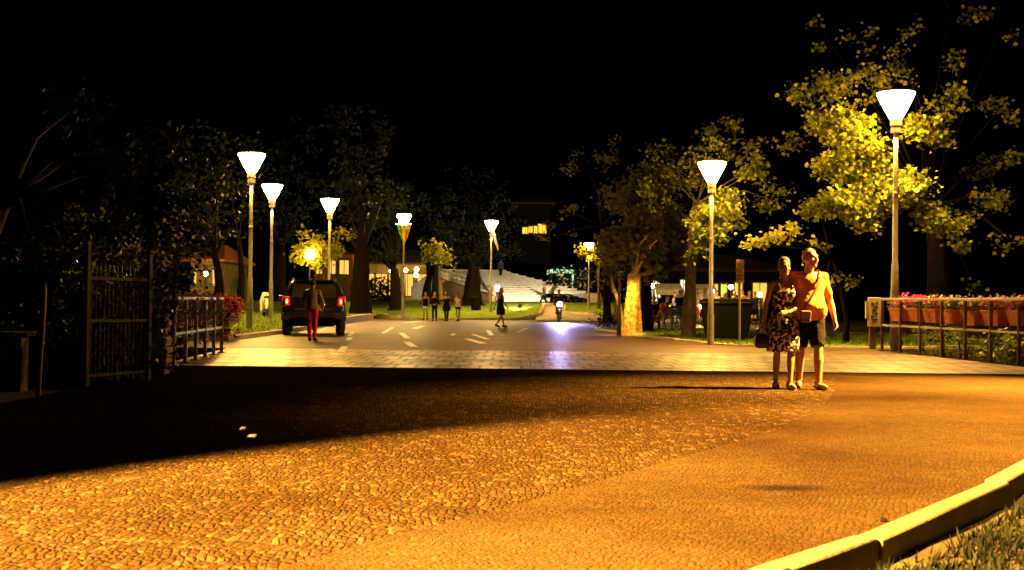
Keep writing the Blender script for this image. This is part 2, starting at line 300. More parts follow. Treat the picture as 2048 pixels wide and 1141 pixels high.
def tree(name, label, base, blobs, trunk_r, leafm, size, shape=DIAM, barkm='bark', seed=1, group=None, fork=None, spread=.16, per=16, trunk_pts=None, twigs=True, cat='tree', ends=None, lk=1.0, flare=1.0):
    """blobs in world coordinates; the thing stands at base"""
    base = Vector(base); t = thing(name, label, cat, base, 0, group); g = random.Random(seed)
    bl = [(Vector(c) - base, r, n) for c, r, n in blobs]
    cen = sum((b[0] for b in bl), Vector()) / len(bl); fz = fork or max(1.6, cen.z * .5)
    tp = [Vector(p) for p in trunk_pts] if trunk_pts else [Vector((0, 0, -.1)), Vector((g.uniform(-.05, .05), 0, fz * .35)), Vector((cen.x * .12, cen.y * .12, fz * .7)), Vector((cen.x * .3, cen.y * .3, fz))]
    mb = MB(); n = len(tp); rr = [trunk_r * (1.45 if i == 0 else 1 - .42 * i / (n - 1)) for i in range(n)]
    PP = [tp[0], tp[0].lerp(tp[1], .18)] + tp[1:]; RR = [rr[0] * flare, trunk_r * 1.05] + rr[1:]; P2, R2 = [], []
    for i in range(len(PP) - 1):
        for q in range(5): P2.append(PP[i].lerp(PP[i + 1], q / 5)); R2.append(RR[i] + (RR[i + 1] - RR[i]) * q / 5)
    P2.append(PP[-1]); R2.append(RR[-1]); NS = 30; mb.tube(P2, R2, NS)
    for i in range(len(P2)):
        for k in range(NS):
            p = Vector(mb.v[i * NS + k]); d = p - P2[i]; a = math.atan2(d.y, d.x)
            n_ = mnoise.noise((math.cos(a) * 3.2, math.sin(a) * 3.2, p.z * .7 + seed)) * .22 + mnoise.noise((math.cos(a) * 8, math.sin(a) * 8, p.z * 1.6 + seed)) * .14; mb.v[i * NS + k] = tuple(p + d * n_)
    top = tp[-1]
    for (c, r, k) in bl:
        mid = top.lerp(c, .5) + Vector((g.uniform(-.3, .3), g.uniform(-.3, .3), g.uniform(0, .35)))
        L = (c - top).length; q = trunk_r * max(.10, min(.40, .7 / (1 + L * .4)))
        mb.tube([top - Vector((0, 0, .1)), mid, c], [q * lk, q * .65 * lk, q * .22 * lk], 7)
    pts, tw = clump_points(bl, seed, per, spread)
    if twigs:
        for a, b in tw[::5]: mb.tube([a, a.lerp(b, .5) + Vector((0, 0, .12)), b], [trunk_r * .06, trunk_r * .045, trunk_r * .02], 4)
    mb.build('trunk', M[barkm], t, 60)
    if leafm: link('crown', leaf_mesh('crown', pts, size, shape, seed), [M[leafm]] if isinstance(leafm, str) else [M[x] for x in leafm], t) if isinstance(leafm, str) else link('crown', leaf_mesh('crown', pts, size, shape, seed, mats=len(leafm)), [M[x] for x in leafm], t)
    return t
def shrub(name, label, base, blobs, leafm, size, shape=BROAD, seed=1, group=None, cat='shrub', spread=.09, stems=True, kind=None):
    base = Vector(base); t = thing(name, label, cat, base, 0, group)
    bl = [(Vector(c), r, n) for c, r, n in blobs]; pts, tw = clump_points(bl, seed, 14, spread); pts[:, 2] = np.maximum(pts[:, 2], .03)
    mb = MB()
    for (c, r, n) in bl: mb.tube([(c.x * .4, c.y * .4, -.05), c * .6, c], [.03, .022, .01], 5)
    for a, b in tw[::3]: mb.tube([a, b], [.008, .004], 4)
    mb.build('stem', M['bark'], t, 60)
    link('foliage', leaf_mesh('foliage', pts, size, shape, seed, mats=len(leafm)), [M[x] for x in leafm], t); return t
# ------------------------------------------------------------------ terrain
def sheet(name, pts, z, m, nx=1):
    mb = MB(); mb.poly([(p[0], p[1], z) for p in pts]); return struct(name, mb, m)
sheet('ground', [(-400, -60), (400, -60), (400, 600), (-400, 600)], -.9, M['soil'])
def kerbed(name, outline, z, m, skirt=1.2):     # a raised surface with vertical sides
    mb = MB(); n = len(outline); mb.add([(x, y, z) for x, y in outline] + [(x, y, z - skirt) for x, y in outline], [tuple(range(n))] + [(i, i + n, (i + 1) % n + n, (i + 1) % n) for i in range(n)])
    return struct(name, mb, m)
Y_DECK, Y_ASPH = 19.0, 25.8
kerb_line = [G(1530 - 330, 1275), G(1530, 1141), G(1700, 1085), G(1985, 965), G(2048, 930), G(2210, 850)]   # inner edge of the pale kerb stones, lower right
# cobbled carriageway (left), setts (right) split along a curved joint
joint = [G(250, 1230), G(540, 1141), G(760, 1078), G(1000, 1020), G(1200, 962), G(1400, 905), G(1560, 858), G(1640, 820), G(1668, 785), G(1668, 762), G(1650, 740)]
cob = [(-5.1, -12)] + [(-.4, -12), (-.7, 3.0)] + [(p.x, p.y) for p in joint[:-1]] + [(joint[-1].x, Y_DECK), (-5.1, Y_DECK)]
kerbed('cobbled_road', cob, 0.0, M['cobble'])
kl = [(p.x, p.y) for p in kerb_line]
kerbed('paved_lane', [(-.4, -12), (.2, -12), (.35, 2.5)] + kl + [(9.0, 13.0), (9.2, Y_DECK), (joint[-1].x, Y_DECK)] + [(p.x, p.y) for p in reversed(joint[:-1])] + [(-.7, 3.0)], 0.001, M['setts'])
kerbed('bridge_deck', [(-5.6, Y_DECK), (9.2, Y_DECK), (8.85, Y_ASPH), (-6.1, Y_ASPH)], 0.003, M['deck'])
kerbed('asphalt_road', [(-7.6, Y_ASPH), (8.9, Y_ASPH), (8.8, 29.0), (14, 31), (60, 40), (60, 130), (-60, 130), (-60, 27.5), (-9, 27.5)], 0.0, M['asphalt'])
# pale kerb blocks, lower right
def kerb_blocks(pts, name, w, h, m, gap=.0015, maxlen=1.2, jit=.012, seed=3, base=-.5):
    g = random.Random(seed); mb = MB(); pts = [Vector((p[0], p[1], 0)) for p in pts]
    for a, b in zip(pts, pts[1:]):
        d = b - a; L = d.length; k = max(1, round(L / maxlen)); d.normalize(); nrm = Vector((d.y, -d.x, 0))
        for j in range(k):
            s0 = a + d * (L * j / k + gap); s1 = a + d * (L * (j + 1) / k - gap); o = nrm * g.uniform(-jit, jit); hh = h + g.uniform(-.004, .004)
            q = [s0 + o, s1 + o, s1 + o + nrm * w, s0 + o + nrm * w]
            mb.prism([(p.x, p.y, base) for p in q], (0, 0, hh - base))
    return mb
struct('kerb', kerb_blocks([G(1180, 1285), G(1530, 1141), G(1708, 1083), G(1975, 970), G(2250, 820)], 'kerb', .125, .03, M['kerb'], maxlen=9, jit=.018), M['kerb'], .012)
# garden below the kerb
gd = [Vector((p.x, p.y)) for p in kerb_line]
mb = MB(); gx = 34; gy = 40; vs = []; x0, x1, y0, y1 = .3, 7.5, 1.5, 13.0
for j in range(gy + 1):
    for i in range(gx + 1):
        x = x0 + (x1 - x0) * i / gx; y = y0 + (y1 - y0) * j / gy; vs.append((x, y, -.10 + .04 * mnoise.noise((x * 1.3, y * 1.3, 0)) + .02 * mnoise.noise((x * 5, y * 5, 3))))
mb.add(vs, [(j * (gx + 1) + i, j * (gx + 1) + i + 1, (j + 1) * (gx + 1) + i + 1, (j + 1) * (gx + 1) + i) for j in range(gy) for i in range(gx)])
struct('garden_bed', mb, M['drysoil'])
def grass_patch(name, poly_fn, n, box, zfn, h, m, seed=5):
    g = np.random.default_rng(seed); x0, x1, y0, y1 = box; vs = []; fs = []; c = 0
    while c < n:
        x = g.uniform(x0, x1); y = g.uniform(y0, y1)
        if not poly_fn(x, y): c += .15; continue
        z = zfn(x, y); a = g.uniform(0, 6.28); hh = h * g.uniform(.5, 1.3); w = hh * .10 + .004; dx, dy = math.cos(a) * w, math.sin(a) * w; lx, ly = g.normal(size=2) * hh * .4; b = len(vs)
        vs += [(x - dx, y - dy, z - .01), (x + dx, y + dy, z - .01), (x + lx, y + ly, z + hh)]; fs.append((b, b + 1, b + 2)); c += 1
    me = bpy.data.meshes.new(name); me.from_pydata(vs, [], fs); return tag(link(name, me, m), kind='stuff')
def right_of_kerb(x, y):
    for a, b in zip(kerb_line, kerb_line[1:]):
        if min(a.y, b.y) <= y <= max(a.y, b.y):
            t = (y - a.y) / (b.y - a.y + 1e-9); return x > a.x + (b.x - a.x) * t + .30 + .16 * mnoise.noise((x * 2, y * 2, 5)) and mnoise.noise((x * 1.1, y * 1.1, 9)) > -.22
    return False
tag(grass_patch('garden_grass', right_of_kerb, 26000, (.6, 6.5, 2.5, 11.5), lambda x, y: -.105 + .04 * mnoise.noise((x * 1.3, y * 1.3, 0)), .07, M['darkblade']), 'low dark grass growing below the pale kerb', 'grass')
# dark see-through sheet painting a shadow streak on the setts and small pieces lying there
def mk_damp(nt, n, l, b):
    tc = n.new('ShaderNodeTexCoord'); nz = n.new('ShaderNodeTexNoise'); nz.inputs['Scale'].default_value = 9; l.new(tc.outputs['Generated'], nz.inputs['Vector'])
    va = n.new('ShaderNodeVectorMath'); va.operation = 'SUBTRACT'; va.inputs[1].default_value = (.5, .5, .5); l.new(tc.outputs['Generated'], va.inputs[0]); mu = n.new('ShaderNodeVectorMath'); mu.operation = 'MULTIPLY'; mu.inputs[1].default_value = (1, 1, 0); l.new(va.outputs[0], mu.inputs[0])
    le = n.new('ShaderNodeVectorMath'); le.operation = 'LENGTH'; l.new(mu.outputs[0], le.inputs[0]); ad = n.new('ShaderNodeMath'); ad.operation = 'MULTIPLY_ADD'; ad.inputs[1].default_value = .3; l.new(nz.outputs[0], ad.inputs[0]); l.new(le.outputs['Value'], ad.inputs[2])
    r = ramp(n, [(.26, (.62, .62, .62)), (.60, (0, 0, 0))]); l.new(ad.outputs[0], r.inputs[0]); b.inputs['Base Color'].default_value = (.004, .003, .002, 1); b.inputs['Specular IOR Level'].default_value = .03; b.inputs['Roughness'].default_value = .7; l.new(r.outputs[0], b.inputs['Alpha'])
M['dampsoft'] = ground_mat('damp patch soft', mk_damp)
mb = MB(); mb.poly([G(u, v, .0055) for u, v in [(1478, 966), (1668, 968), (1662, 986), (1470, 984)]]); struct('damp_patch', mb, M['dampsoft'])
# lawns: kerb edged fields, rising gently towards the monument
def lawn(name, outline, zf, m=None, step=1.5, kerbw=.16):
    mb = MB(); o = [Vector((x, y)) for x, y in outline]; cx = sum((p for p in o), Vector((0, 0))) / len(o)
    dense = []
    for a, b in zip(o, o[1:] + o[:1]):
        k = max(1, int((b - a).length / step)); dense += [a.lerp(b, j / k) for j in range(k)]
    n = len(dense); rings = [[(*p, -.3) for p in dense]]
    K = 9
    for r in range(K): 
        s = 1 - r / K; rings.append([((cx + (p - cx) * s).x, (cx + (p - cx) * s).y, zf(*(cx + (p - cx) * s))) for p in dense])
    mb.rings(rings, False); mb.add([(*cx, zf(*cx))] + rings[-1], [(0, 1 + i, 1 + (i + 1) % n) for i in range(n)])
    lo = struct(name, mb, m or M['turf'])
    kb = MB()
    for i in range(n):
        a, b = dense[i], dense[(i + 1) % n]; d = (b - a).normalized(); nn = Vector((d.y, -d.x)); 
        if nn.dot((a + b) / 2 - cx) < 0: nn = -nn
        za = max(zf(*a), zf(*b)) + .012; q = [a - nn * .02, b - nn * .02, b + nn * kerbw, a + nn * kerbw]
        kb.prism([(*p, -.3) for p in q], (0, 0, za + .3))
    struct('lawn_kerb', kb, M['lawnkerb']); return lo
def sst(a, b, x): x = max(0, min(1, (x - a) / (b - a))); return x * x * (3 - 2 * x)
zl = lambda x, y: .11 + .2 * sst(36, 60, y) + .35 * sst(-12, -26, x)
zc = lambda x, y: .10 + .90 * sst(65, 85, y) + .06 * mnoise.noise((x * .3, y * .3, 0))
zr = lambda x, y: .02 + .04 * sst(31, 36, y)
zrr = lambda x, y: .12 + .9 * sst(66, 86, y)
left_outline = [(-7.2, 29.9), (-7.1, 36.5), (-7.3, 50), (-7.5, 65), (-9, 67), (-30, 67), (-30, 29.0), (-12, 29.0)]
lawn('left_lawn', left_outline, zl)
cen_outline = [(XA(752, 70), 70.0), (XA(800, 66), 66.2), (XA(840, 65.2), 65.0), (XA(930, 65), 64.6), (XA(1020, 66), 66), (XA(1078, 72), 72), (XA(1085, 80), 80), (XA(1200, 84), 84), (XA(1200, 120), 120), (XA(640, 120), 120), (XA(690, 84), 84)]
lawn('central_lawn', cen_outline, zc)
right_outline = [(3.35, 46.5), (4.0, 40), (4.7, 33.5), (5.6, 30.6), (7.2, 30.1), (9.6, 30.1), (14, 33), (14, 41), (9, 47), (5, 49)]
lawn('right_lawn', right_outline, zr)
lawn('far_lawn', [(XA(1128, 76), 74), (XA(1240, 72), 71), (9.5, 66), (14, 68), (16, 92), (XA(1205, 92), 92), (XA(1130, 83), 83)], zrr)
def in_poly(o):
    def f(x, y):
        c = False; n = len(o)
        for i in range(n):
            x1, y1 = o[i]; x2, y2 = o[(i + 1) % n]
            if (y1 > y) != (y2 > y) and x < (x2 - x1) * (y - y1) / (y2 - y1) + x1: c = not c
        return c
    return f
tag(grass_patch('lawn_grass', in_poly(left_outline), 16000, (-14, -7.2, 30, 60), zl, .07, M['blade'], 6), 'short grass of the lawn by the flower urn', 'grass')
tag(grass_patch('lawn_grass', in_poly(right_outline), 9000, (3.4, 11, 30.2, 44), zr, .08, M['blade'], 7), 'short grass round the trunks on the right lawn', 'grass')
mb = MB(); rows = []
for y in (66.5, 68, 70, 73, 76, 79, 82, 85): w0 = XA(1070 + (y - 66.5) * .8, y); w1 = XA(1245 - (y - 66.5) * 6.2, y); rows.append([(w0 + (w1 - w0) * k / 4, y, .02 + .95 * sst(66, 85, y)) for k in range(5)])
for r0, r1 in zip(rows, rows[1:]):
    for k in range(4): mb.add([r0[k], r0[k + 1], r1[k + 1], r1[k]], [(0, 1, 2, 3)])
struct('path', mb, M['path'])
kerbed('terrace', [(-45, 69.5), (-9.8, 69.5), (-9.8, 110), (-45, 110)], .9, M['turf'])
# painted dashes on the junction
for q in [((762, 667), (770, 667), (789, 655), (781, 655)), ((797, 666), (808, 666), (821, 677), (809, 677)), ((806, 684), (820, 684), (836, 694), (820, 694)), ((674, 704), (690, 704), (696, 693), (683, 693)), ((822, 657), (834, 658), (852, 653), (842, 652)), ((972, 661), (981, 661), (988, 671), (978, 671)), ((941, 669), (950, 669), (981, 679), (970, 679)), ((928, 678), (940, 678), (974, 687), (960, 688)), ((1031, 665), (1038, 665), (1060, 656), (1053, 656)), ((694, 672), (704, 672), (710, 665), (702, 665)), ((800, 647), (830, 645), (856, 643), (830, 643)), ((690, 681), (702, 681), (706, 675), (697, 675)), ((900, 671), (908, 671), (912, 668), (904, 668))]:
    mb = MB(); mb.poly([G(u, v, .005) for u, v in q]); struct('road_marking', mb, M['paint'])
# ------------------------------------------------------------------ street lamps
def street_lamp(u, v, d, topv, label, glass='lampglass', name='street_lamp', group='cone street lamps along the roads', base=None, power=1.0):
    b = base or P(u, v, d); top = P(u, topv, d).z if base is None else 5.6; s = (top - b.z) / 5.6
    t = thing(name, label, 'street lamp', b, random.uniform(0, 3), group)
    mb = MB(); mb.lathe([(.10 * s, -.6), (.10 * s, .9 * s), (.085 * s, 1.05 * s), (.078 * s, 1.6 * s), (.062 * s, 1.64 * s), (.058 * s, 3.2 * s), (.066 * s, 3.21 * s), (.066 * s, 3.25 * s), (.052 * s, 3.26 * s), (.05 * s, 4.75 * s)]); mb.build('pole', M['steel'], t)
    mb = MB(); mb.lathe([(.06 * s, 4.62 * s), (.12 * s, 4.63 * s), (.12 * s, 4.74 * s), (.10 * s, 4.75 * s), (.10 * s, 4.78 * s), (.13 * s, 4.79 * s), (.13 * s, 4.94 * s), (.05 * s, 4.95 * s)]); mb.build('collar', M['steel'], t)
    mb = MB(); mb.lathe([(.13 * s, 4.955 * s), (.20 * s, 5.08 * s), (.30 * s, 5.27 * s), (.42 * s, 5.52 * s), (.41 * s, 5.535 * s)]); mb.build('lamp_shade', M[glass], t)
    mb = MB(); mb.lathe([(.43 * s, 5.54 * s), (.43 * s, 5.56 * s), (.36 * s, 5.60 * s), (.2 * s, 5.63 * s), (.03 * s, 5.64 * s)]); mb.build('lid', M['cap'], t)
    ld = bpy.data.lights.new('street lamp down light', 'SPOT'); ld.energy = 750 * s * s * power; ld.color = LAMP_COL; ld.spot_size = R(146); ld.spot_blend = .6; ld.shadow_soft_size = .2
    lo = bpy.data.objects.new('down_light', ld); C.objects.link(lo); lo.parent = t; lo.location = (0, 0, 4.58 * s)
    return t
street_lamp(499, 658, 38.1, 305, 'tall lit cone street lamp on bright grass right beside the red flower urn')
street_lamp(541, 640, 49.4, 368, 'lit cone street lamp just left of the parked black car')
street_lamp(657, 637, 57.6, 397, 'lit cone street lamp whose pole rises behind the roof of the black car')
street_lamp(806, 625, 65.8, 428, 'lit cone street lamp wrapped below its head with yellow and green cloth', 'lampwhite')
street_lamp(981, 620, 72.6, 441, 'lit cone street lamp with a pale ribbon hanging from its head', 'lampwhite')
street_lamp(1421, 692, 31.0, 322, 'lit cone street lamp on the right lawn next to the parking sign')
street_lamp(1789, 668, 28.7, 182, 'nearest and tallest lit cone street lamp behind the right flower railing', 'lampnear', power=1.6)
street_lamp(1177, 613, 76, 486, 'lit cone street lamp with its head buried in yellow leaves', 'lampglass')
# assumed lamp posts out of frame, positioned to fit the foreground light and shade
for i, (b, h, aim, w, cone, bl, rad) in enumerate(FLOODS):
    t = thing('flood_lamp', ['tall floodlight post behind the viewpoint', 'tall floodlight post right of the walking couple'][i], 'floodlight', b)
    mb = MB(); mb.lathe([(.1, -.6), (.1, 1.0), (.06, 1.05), (.05, h - .1)]); mb.build('pole', M['steel'], t)
    dv = (Vector(aim) - Vector((b[0], b[1], h))).normalized(); rot = dv.to_track_quat('-Z', 'Y').to_matrix()
    mb = MB(); mb.box((0, 0, h + .12), (.4, .4, .12), rot, 1); mb.build('lamp_head', M['darksteel'], t, bevel=.01)
    ld = bpy.data.lights.new('flood', 'SPOT'); ld.energy = w; ld.color = FLOOD_COL; ld.spot_size = R(cone); ld.spot_blend = bl; ld.shadow_soft_size = rad
    lo = bpy.data.objects.new('lamp_light', ld); C.objects.link(lo); lo.parent = t; lo.location = Vector((0, 0, h)) + dv * .22; lo.rotation_euler = dv.to_track_quat('-Z', 'Y').to_euler()
# cloth round one lamp, ribbon on another
b = P(806, 625, 65.8)
t = thing('cloth_banner', 'yellow and green cloth tied round a lamp pole under its head', 'banner', (b.x, b.y, P(806, 486, 65.8).z))
for k, (m, a0, a1) in enumerate([('flaggreen', 2.2, 4.3), ('flagyellow', 4.3, 7.2)]):
    mb = MB(); rs = []
    for z, r in [(.02, .07), (.3, .16), (.6, .26), (.85, .32), (.98, .34)]:
        row = []
        for j in range(11):
            a = a0 + (a1 - a0) * j / 10; q = r * (1 + .18 * math.sin(a * 5 + z * 3)); row.append((q * math.cos(a), q * math.sin(a), z + .05 * math.sin(a * 7)))
        rs.append(row)
    for r0, r1 in zip(rs, rs[1:]):
        for j in range(10): mb.add([r0[j], r0[j + 1], r1[j + 1], r1[j]], [(0, 1, 2, 3)])
    o = mb.build('green_cloth' if k == 0 else 'yellow_cloth', M[m], t, 60); o.modifiers.new('thickness', 'SOLIDIFY').thickness = .012
mb = MB(); mb.tube([(-.45, -.05, 1.0), (0, -.1, 1.03), (.4, -.05, 1.02)], .03, 6); mb.build('tie', M['whitecloth'], t)
b = P(984, 470, 72.5); mb = MB(); mb.tube([(.0, -.1, .3), (.12, -.12, 0), (.22, -.12, -.4), (.33, -.1, -.72), (.38, -.1, -.95)], [.07, .09, .08, .06, .02], 6, flat=.3)
o = mb.build('ribbon', M['whitecloth'], None, 60); o.location = b; tag(o, 'pale ribbon hanging from the lamp in front of the monument', 'ribbon')
# ------------------------------------------------------------------ bridge railings with planters
def railing(label, a, b, npost, h, mid, posttop):
    a = Vector(a); b = Vector(b); d = b - a; L = d.length; ang = math.atan2(d.y, d.x); t = thing('bridge_railing', label, 'railing', a, ang)
    mb = MB(); mb.box((L / 2, 0, h - .025), (L + .05, .07, .05)); mb.build('top_rail', M['rail'], t, bevel=.008)
    mb = MB(); mb.box((L / 2, 0, mid), (L, .03, .045)); mb.build('middle_rail', M['rail'], t, bevel=.005)
    for k in range(npost):
        x = L * k / (npost - 1); mb = MB(); mb.box((x, 0, (h - .055) / 2 - .05), (.045, .06, h - .055 + .1)); mb.box((x, .0, .012), (.14, .14, .02)); mb.build('post', M['wood'] if posttop else M['steel'], t, bevel=.004)
    return t, a, d / L, ang, L
def planter(label, loc, ang, w, h, cols, n, seed, group):
    g = np.random.default_rng(seed); t = thing('planter_box', label, 'planter', (loc[0], loc[1], loc[2] + g.uniform(-.03, .015)), ang + g.uniform(-.09, .09), group); w *= g.uniform(.82, 1.1)
    mb = MB(); w0, w1, d0, d1 = w * .36, w * .44, .10, .14
    mb.rings([[(-x, -y, z), (x, -y, z), (x, y, z), (-x, y, z)] for x, y, z in [(w0, d0, 0), (w0 * 1.01, d0 * 1.02, .05), (w0 * 1.05, d0 * 1.05, .055), (w1, d1, h - .05), (w1 * 1.05, d1 * 1.12, h - .05), (w1 * 1.05, d1 * 1.12, h), (w1 * .95, d1 * .9, h), (w1 * .9, d1 * .85, h - .06)]]); mb.build('trough', M['terracotta'], t, 30, .006)
    for x in (-w * .3, w * .3):
        mb = MB(); mb.tube([(x, .16, h + .02), (x, -.0, h + .03), (x, -.145, h - .02), (x * 1.0, -.12, -.02), (x, .1, -.03)], .012, 5)
        mb.build('bracket', M['darksteel'], t)
    p = g.normal(size=(420, 3)) * (w * .27, .11, .07) + (0, -.02, h + .07); p[:, 2] = np.where(g.random(420) < .10, p[:, 2] - .15, p[:, 2]); p[:, 1] = np.where(p[:, 2] < h, -np.abs(p[:, 1]) - .15, p[:, 1])
    link('leaves', leaf_mesh('leaves', p, .06, BROAD, seed), [M['plant']], t)['kind'] = 'stuff'
    p = g.normal(size=(n, 3)) * (w * .29, .12, .06) + (0, -.03, h + .15); q = g.random(n) < .28; p[q, 2] -= g.uniform(.12, .3, q.sum()); p[q, 1] = -.17 - np.abs(p[q, 1]) * .3
    link('flowers', leaf_mesh('flowers', p, .062, PETAL, seed + 1, mats=len(cols)), [M[c] for c in cols], t)['kind'] = 'stuff'; return t
RA = G(1764, 702); RB = G(2100, 739)
rt, a, d, ang, L = railing('pale railing with terracotta flower planters at the right of the bridge', RA, RB, 8, 1.23, .60, True)
nrm = Vector((d.y, -d.x, 0));  nrm = nrm if nrm.x > 0 else -nrm
rcols = [['petalpink', 'petalred'], ['petalpink', 'petalpink', 'petalred'], ['petalpink', 'petalwhite', 'petalred'], ['petalwhite', 'petalwhite', 'plant'], ['petalwhite', 'petalred'], ['petalwhite', 'petalpink', 'petalred'], ['petalred', 'petalpink'], ['petalpink', 'petalpurple', 'petalwhite']]
rlab = ['terracotta planter of pink and red flowers nearest the notice board', 'terracotta planter overflowing with mostly pink flowers', 'terracotta planter of mixed pink cream and red flowers', 'terracotta planter of cream flowers without any pink', 'terracotta planter of cream flowers dotted with red', 'terracotta planter of cream pink and red flowers, third from the right edge', 'terracotta planter of deep red and pink flowers near the right edge', 'terracotta planter of pink purple and cream flowers at the right edge']
for k in range(8):
    q = a + d * (L * (k + .55) / 8.2) + nrm * .24; planter(rlab[k], (q.x, q.y, .70), ang + math.pi, L / 8.2 * .78, .30, rcols[k], 300, 40 + k, 'planters on the right railing')
LA = G(347, 733); LB = G(443, 706)
lt, a, d, ang, L = railing('narrow pale railing with planters at the left end of the bridge', LA, LB, 6, 1.09, .50, False)
nrm = Vector((d.y, -d.x, 0)); nrm = nrm if nrm.x < 0 else -nrm
llab = ['terracotta planter with cream flowers at the near end of the left railing', 'terracotta planter with purple flowers next to the cream one', 'terracotta planter with dark purple flowers in the middle of the left railing', 'terracotta planter with few purple blooms before the last one', 'terracotta planter with purple flowers at the far end by the urn']
for k in range(5):
    q = a + d * (L * (k + .5) / 5) + nrm * .24; planter(llab[k], (q.x, q.y, .58), ang, L / 5 * .74, .30, ['petalwhite', 'petalpurple'] if k == 0 else ['petalpurple', 'plant', 'petalpurple'], 200, 60 + k, 'planters on the left railing')
# notice board at the end of the right railing
b = G(1754, 700) + Vector((0, .25, 0)); t = thing('notice_board', 'pale worn notice board on a post at the railing end', 'notice board', b, R(12))
mb = MB(); mb.box((0, 0, .90), (.32, .05, .70)); mb.build('board', M['whitestone'], t, bevel=.006)
mb = MB()
for (x, z, w, h) in [(-.05, 1.10, .08, .05), (.03, 1.02, .12, .04), (-.02, .94, .10, .05), (.05, .86, .06, .06), (-.05, .80, .1, .04), (.02, .72, .13, .035), (-.03, .67, .06, .03), (.06, 1.12, .05, .04)]: mb.box((x, -.028, z), (w, .006, h))
mb.build('faded_print', M['strap'], t)
mb = MB(); mb.box((-.02, .03, .25), (.16, .06, .62)); mb.build('post', M['plaster'], t, bevel=.005)
mb = MB(); mb.box((-.19, .02, .95), (.05, .05, .42)); mb.build('side_bracket', M['whitestone'], t)
# flower urn
b = P(449, 668, 31.2); t = thing('flower_urn', 'wide stone urn of red and orange flowers beside the left railing', 'urn', b)
mb = MB(); mb.lathe([(.24, -.02), (.25, .05), (.16, .09), (.14, .16), (.22, .22), (.36, .33), (.44, .46), (.47, .50), (.47, .54), (.42, .54), (.38, .47)], n=28); mb.build('bowl', M['urn'], t, 50)
g = np.random.default_rng(4); p = g.normal(size=(700, 3)) * (.2, .2, .11) + (0, 0, .68); link('leaves', leaf_mesh('leaves', p, .09, BROAD, 5), [M['petalred'], ], t)['kind'] = 'stuff'
p = g.normal(size=(700, 3)) * (.2, .2, .10) + (0, 0, .80); link('flowers', leaf_mesh('flowers', p, .10, SLIM, 6, mats=2), [M['petalorange'], M['petalred']], t)['kind'] = 'stuff'
# left end stone pier, pale marker pole, low wall
b = G(323, 748); t = thing('stone_pier', 'rough stone pier with a small white tag before the left railing', 'pier', b)
mb = MB(); 
for k in range(6):
    mb.box((random.uniform(-.01, .01), 0, .08 + k * .145 - .06), (.20 + random.uniform(-.03, .03), .3 + random.uniform(-.03, .03), .135), Matrix.Rotation(random.uniform(-.05, .05), 3, 'Z'))
mb.build('pier', M['stone'], t, bevel=.02); mb = MB(); mb.box((.0, -.175, .58), (.045, .01, .17)); mb.build('tag', M['plate'], t)
b = G(78, 785); mb = MB(); mb.tube([(-.02, 0, -.2), (0, 0, .3), (.03, 0, .8), (.045, 0, 1.1), (.05, 0, 1.22)], [.032, .032, .03, .026, .012], 10); o = mb.build('marker_pole', M['steel'], None, 60); o.location = b; tag(o, 'thin pale metal pole standing alone in the dark at far left', 'pole')
mb = MB()
for k in range(9): mb.box((-.0 + k * .42, 0, .3), (.40, .25, .70 + random.uniform(-.01, .01)))
mb.box((1.7, 0, .69), (3.9, .32, .05)); o = mb.build('low_wall', M['stone'], None, bevel=.012); o.location = (-9.8, 15.4, -.1); tag(o, 'low dark stone wall behind the pale pole at far left', 'wall')
# iron gate
gA = G(172, 772); gB = G(296, 762); d = gB - gA; L = d.length; ang = math.atan2(d.y, d.x)
t = thing('iron_gate', 'dark wrought iron gate in front of ivy at the left', 'gate', gA, ang); H0 = 1.42
for x, hh in ((0, 1.75), (L, 1.62)):
    mb = MB(); mb.box((x, 0, hh / 2 - .1), (.055, .055, hh + .2)); mb.ball((x, 0, hh + .04), .045); mb.build('post', M['darksteel'], t)
mb = MB()
for z in (.12, .78, 1.30): mb.box((L / 2, 0, z), (L - .06, .03, .035))
nb = 15
for k in range(1, nb): mb.tube([(L * k / nb, 0, .06), (L * k / nb, 0, H0)], .008, 5); mb.tube([(L * k / nb, 0, H0 - .01), (L * k / nb, 0, H0 + .06)], [.016, .002], 5)
for k in range(5):
    c = Vector((L * (k + .5) / 5, .0, .45)); pts = [c + Vector((math.cos(a) * r, 0, math.sin(a) * r)) for a, r in [(i * .5, .02 + .006 * i) for i in range(14)]]; mb.tube(pts, .006, 4)
    c = Vector((L * (k + .5) / 5, .0, 1.04)); pts = [c + Vector((math.cos(-a) * r, 0, math.sin(-a) * r)) for a, r in [(i * .5, .02 + .006 * i) for i in range(14)]]; mb.tube(pts, .006, 4)
mb.build('grille', M['darksteel'], t)
# sign post
b = P(1479, 690, 30.4); t = thing('parking_sign', 'tall brown information sign on a thin pole left of the couple', 'sign', b, R(-6))
zt = P(1477, 520, 30.4).z - b.z; zb = P(1477, 567, 30.4).z - b.z
mb = MB(); mb.tube([(0, .03, -.1), (0, .03, zt - .04)], .025, 8); mb.build('pole', M['steel'], t, 60)
mb = MB(); mb.box((0, 0, (zt + zb) / 2), (.19, .02, zt - zb)); mb.build('panel', M['signback'], t, bevel=.004)
mb = MB(); mb.box((0, -.013, zt - .14), (.12, .004, .17)); mb.build('pictogram', M['signface'], t)
mb = MB(); mb.tube([(-.025, -.018, zt - .09), (.03, -.018, zt - .19)], .012, 5); mb.ball((-.03, -.018, zt - .085), .016)
for k in range(3):
    for j in range(4): mb.box((-.06 + j * .04, -.014, zt - .31 - k * .09), (.028, .006, .045))
mb.build('dark_marks', M['strap'], t)
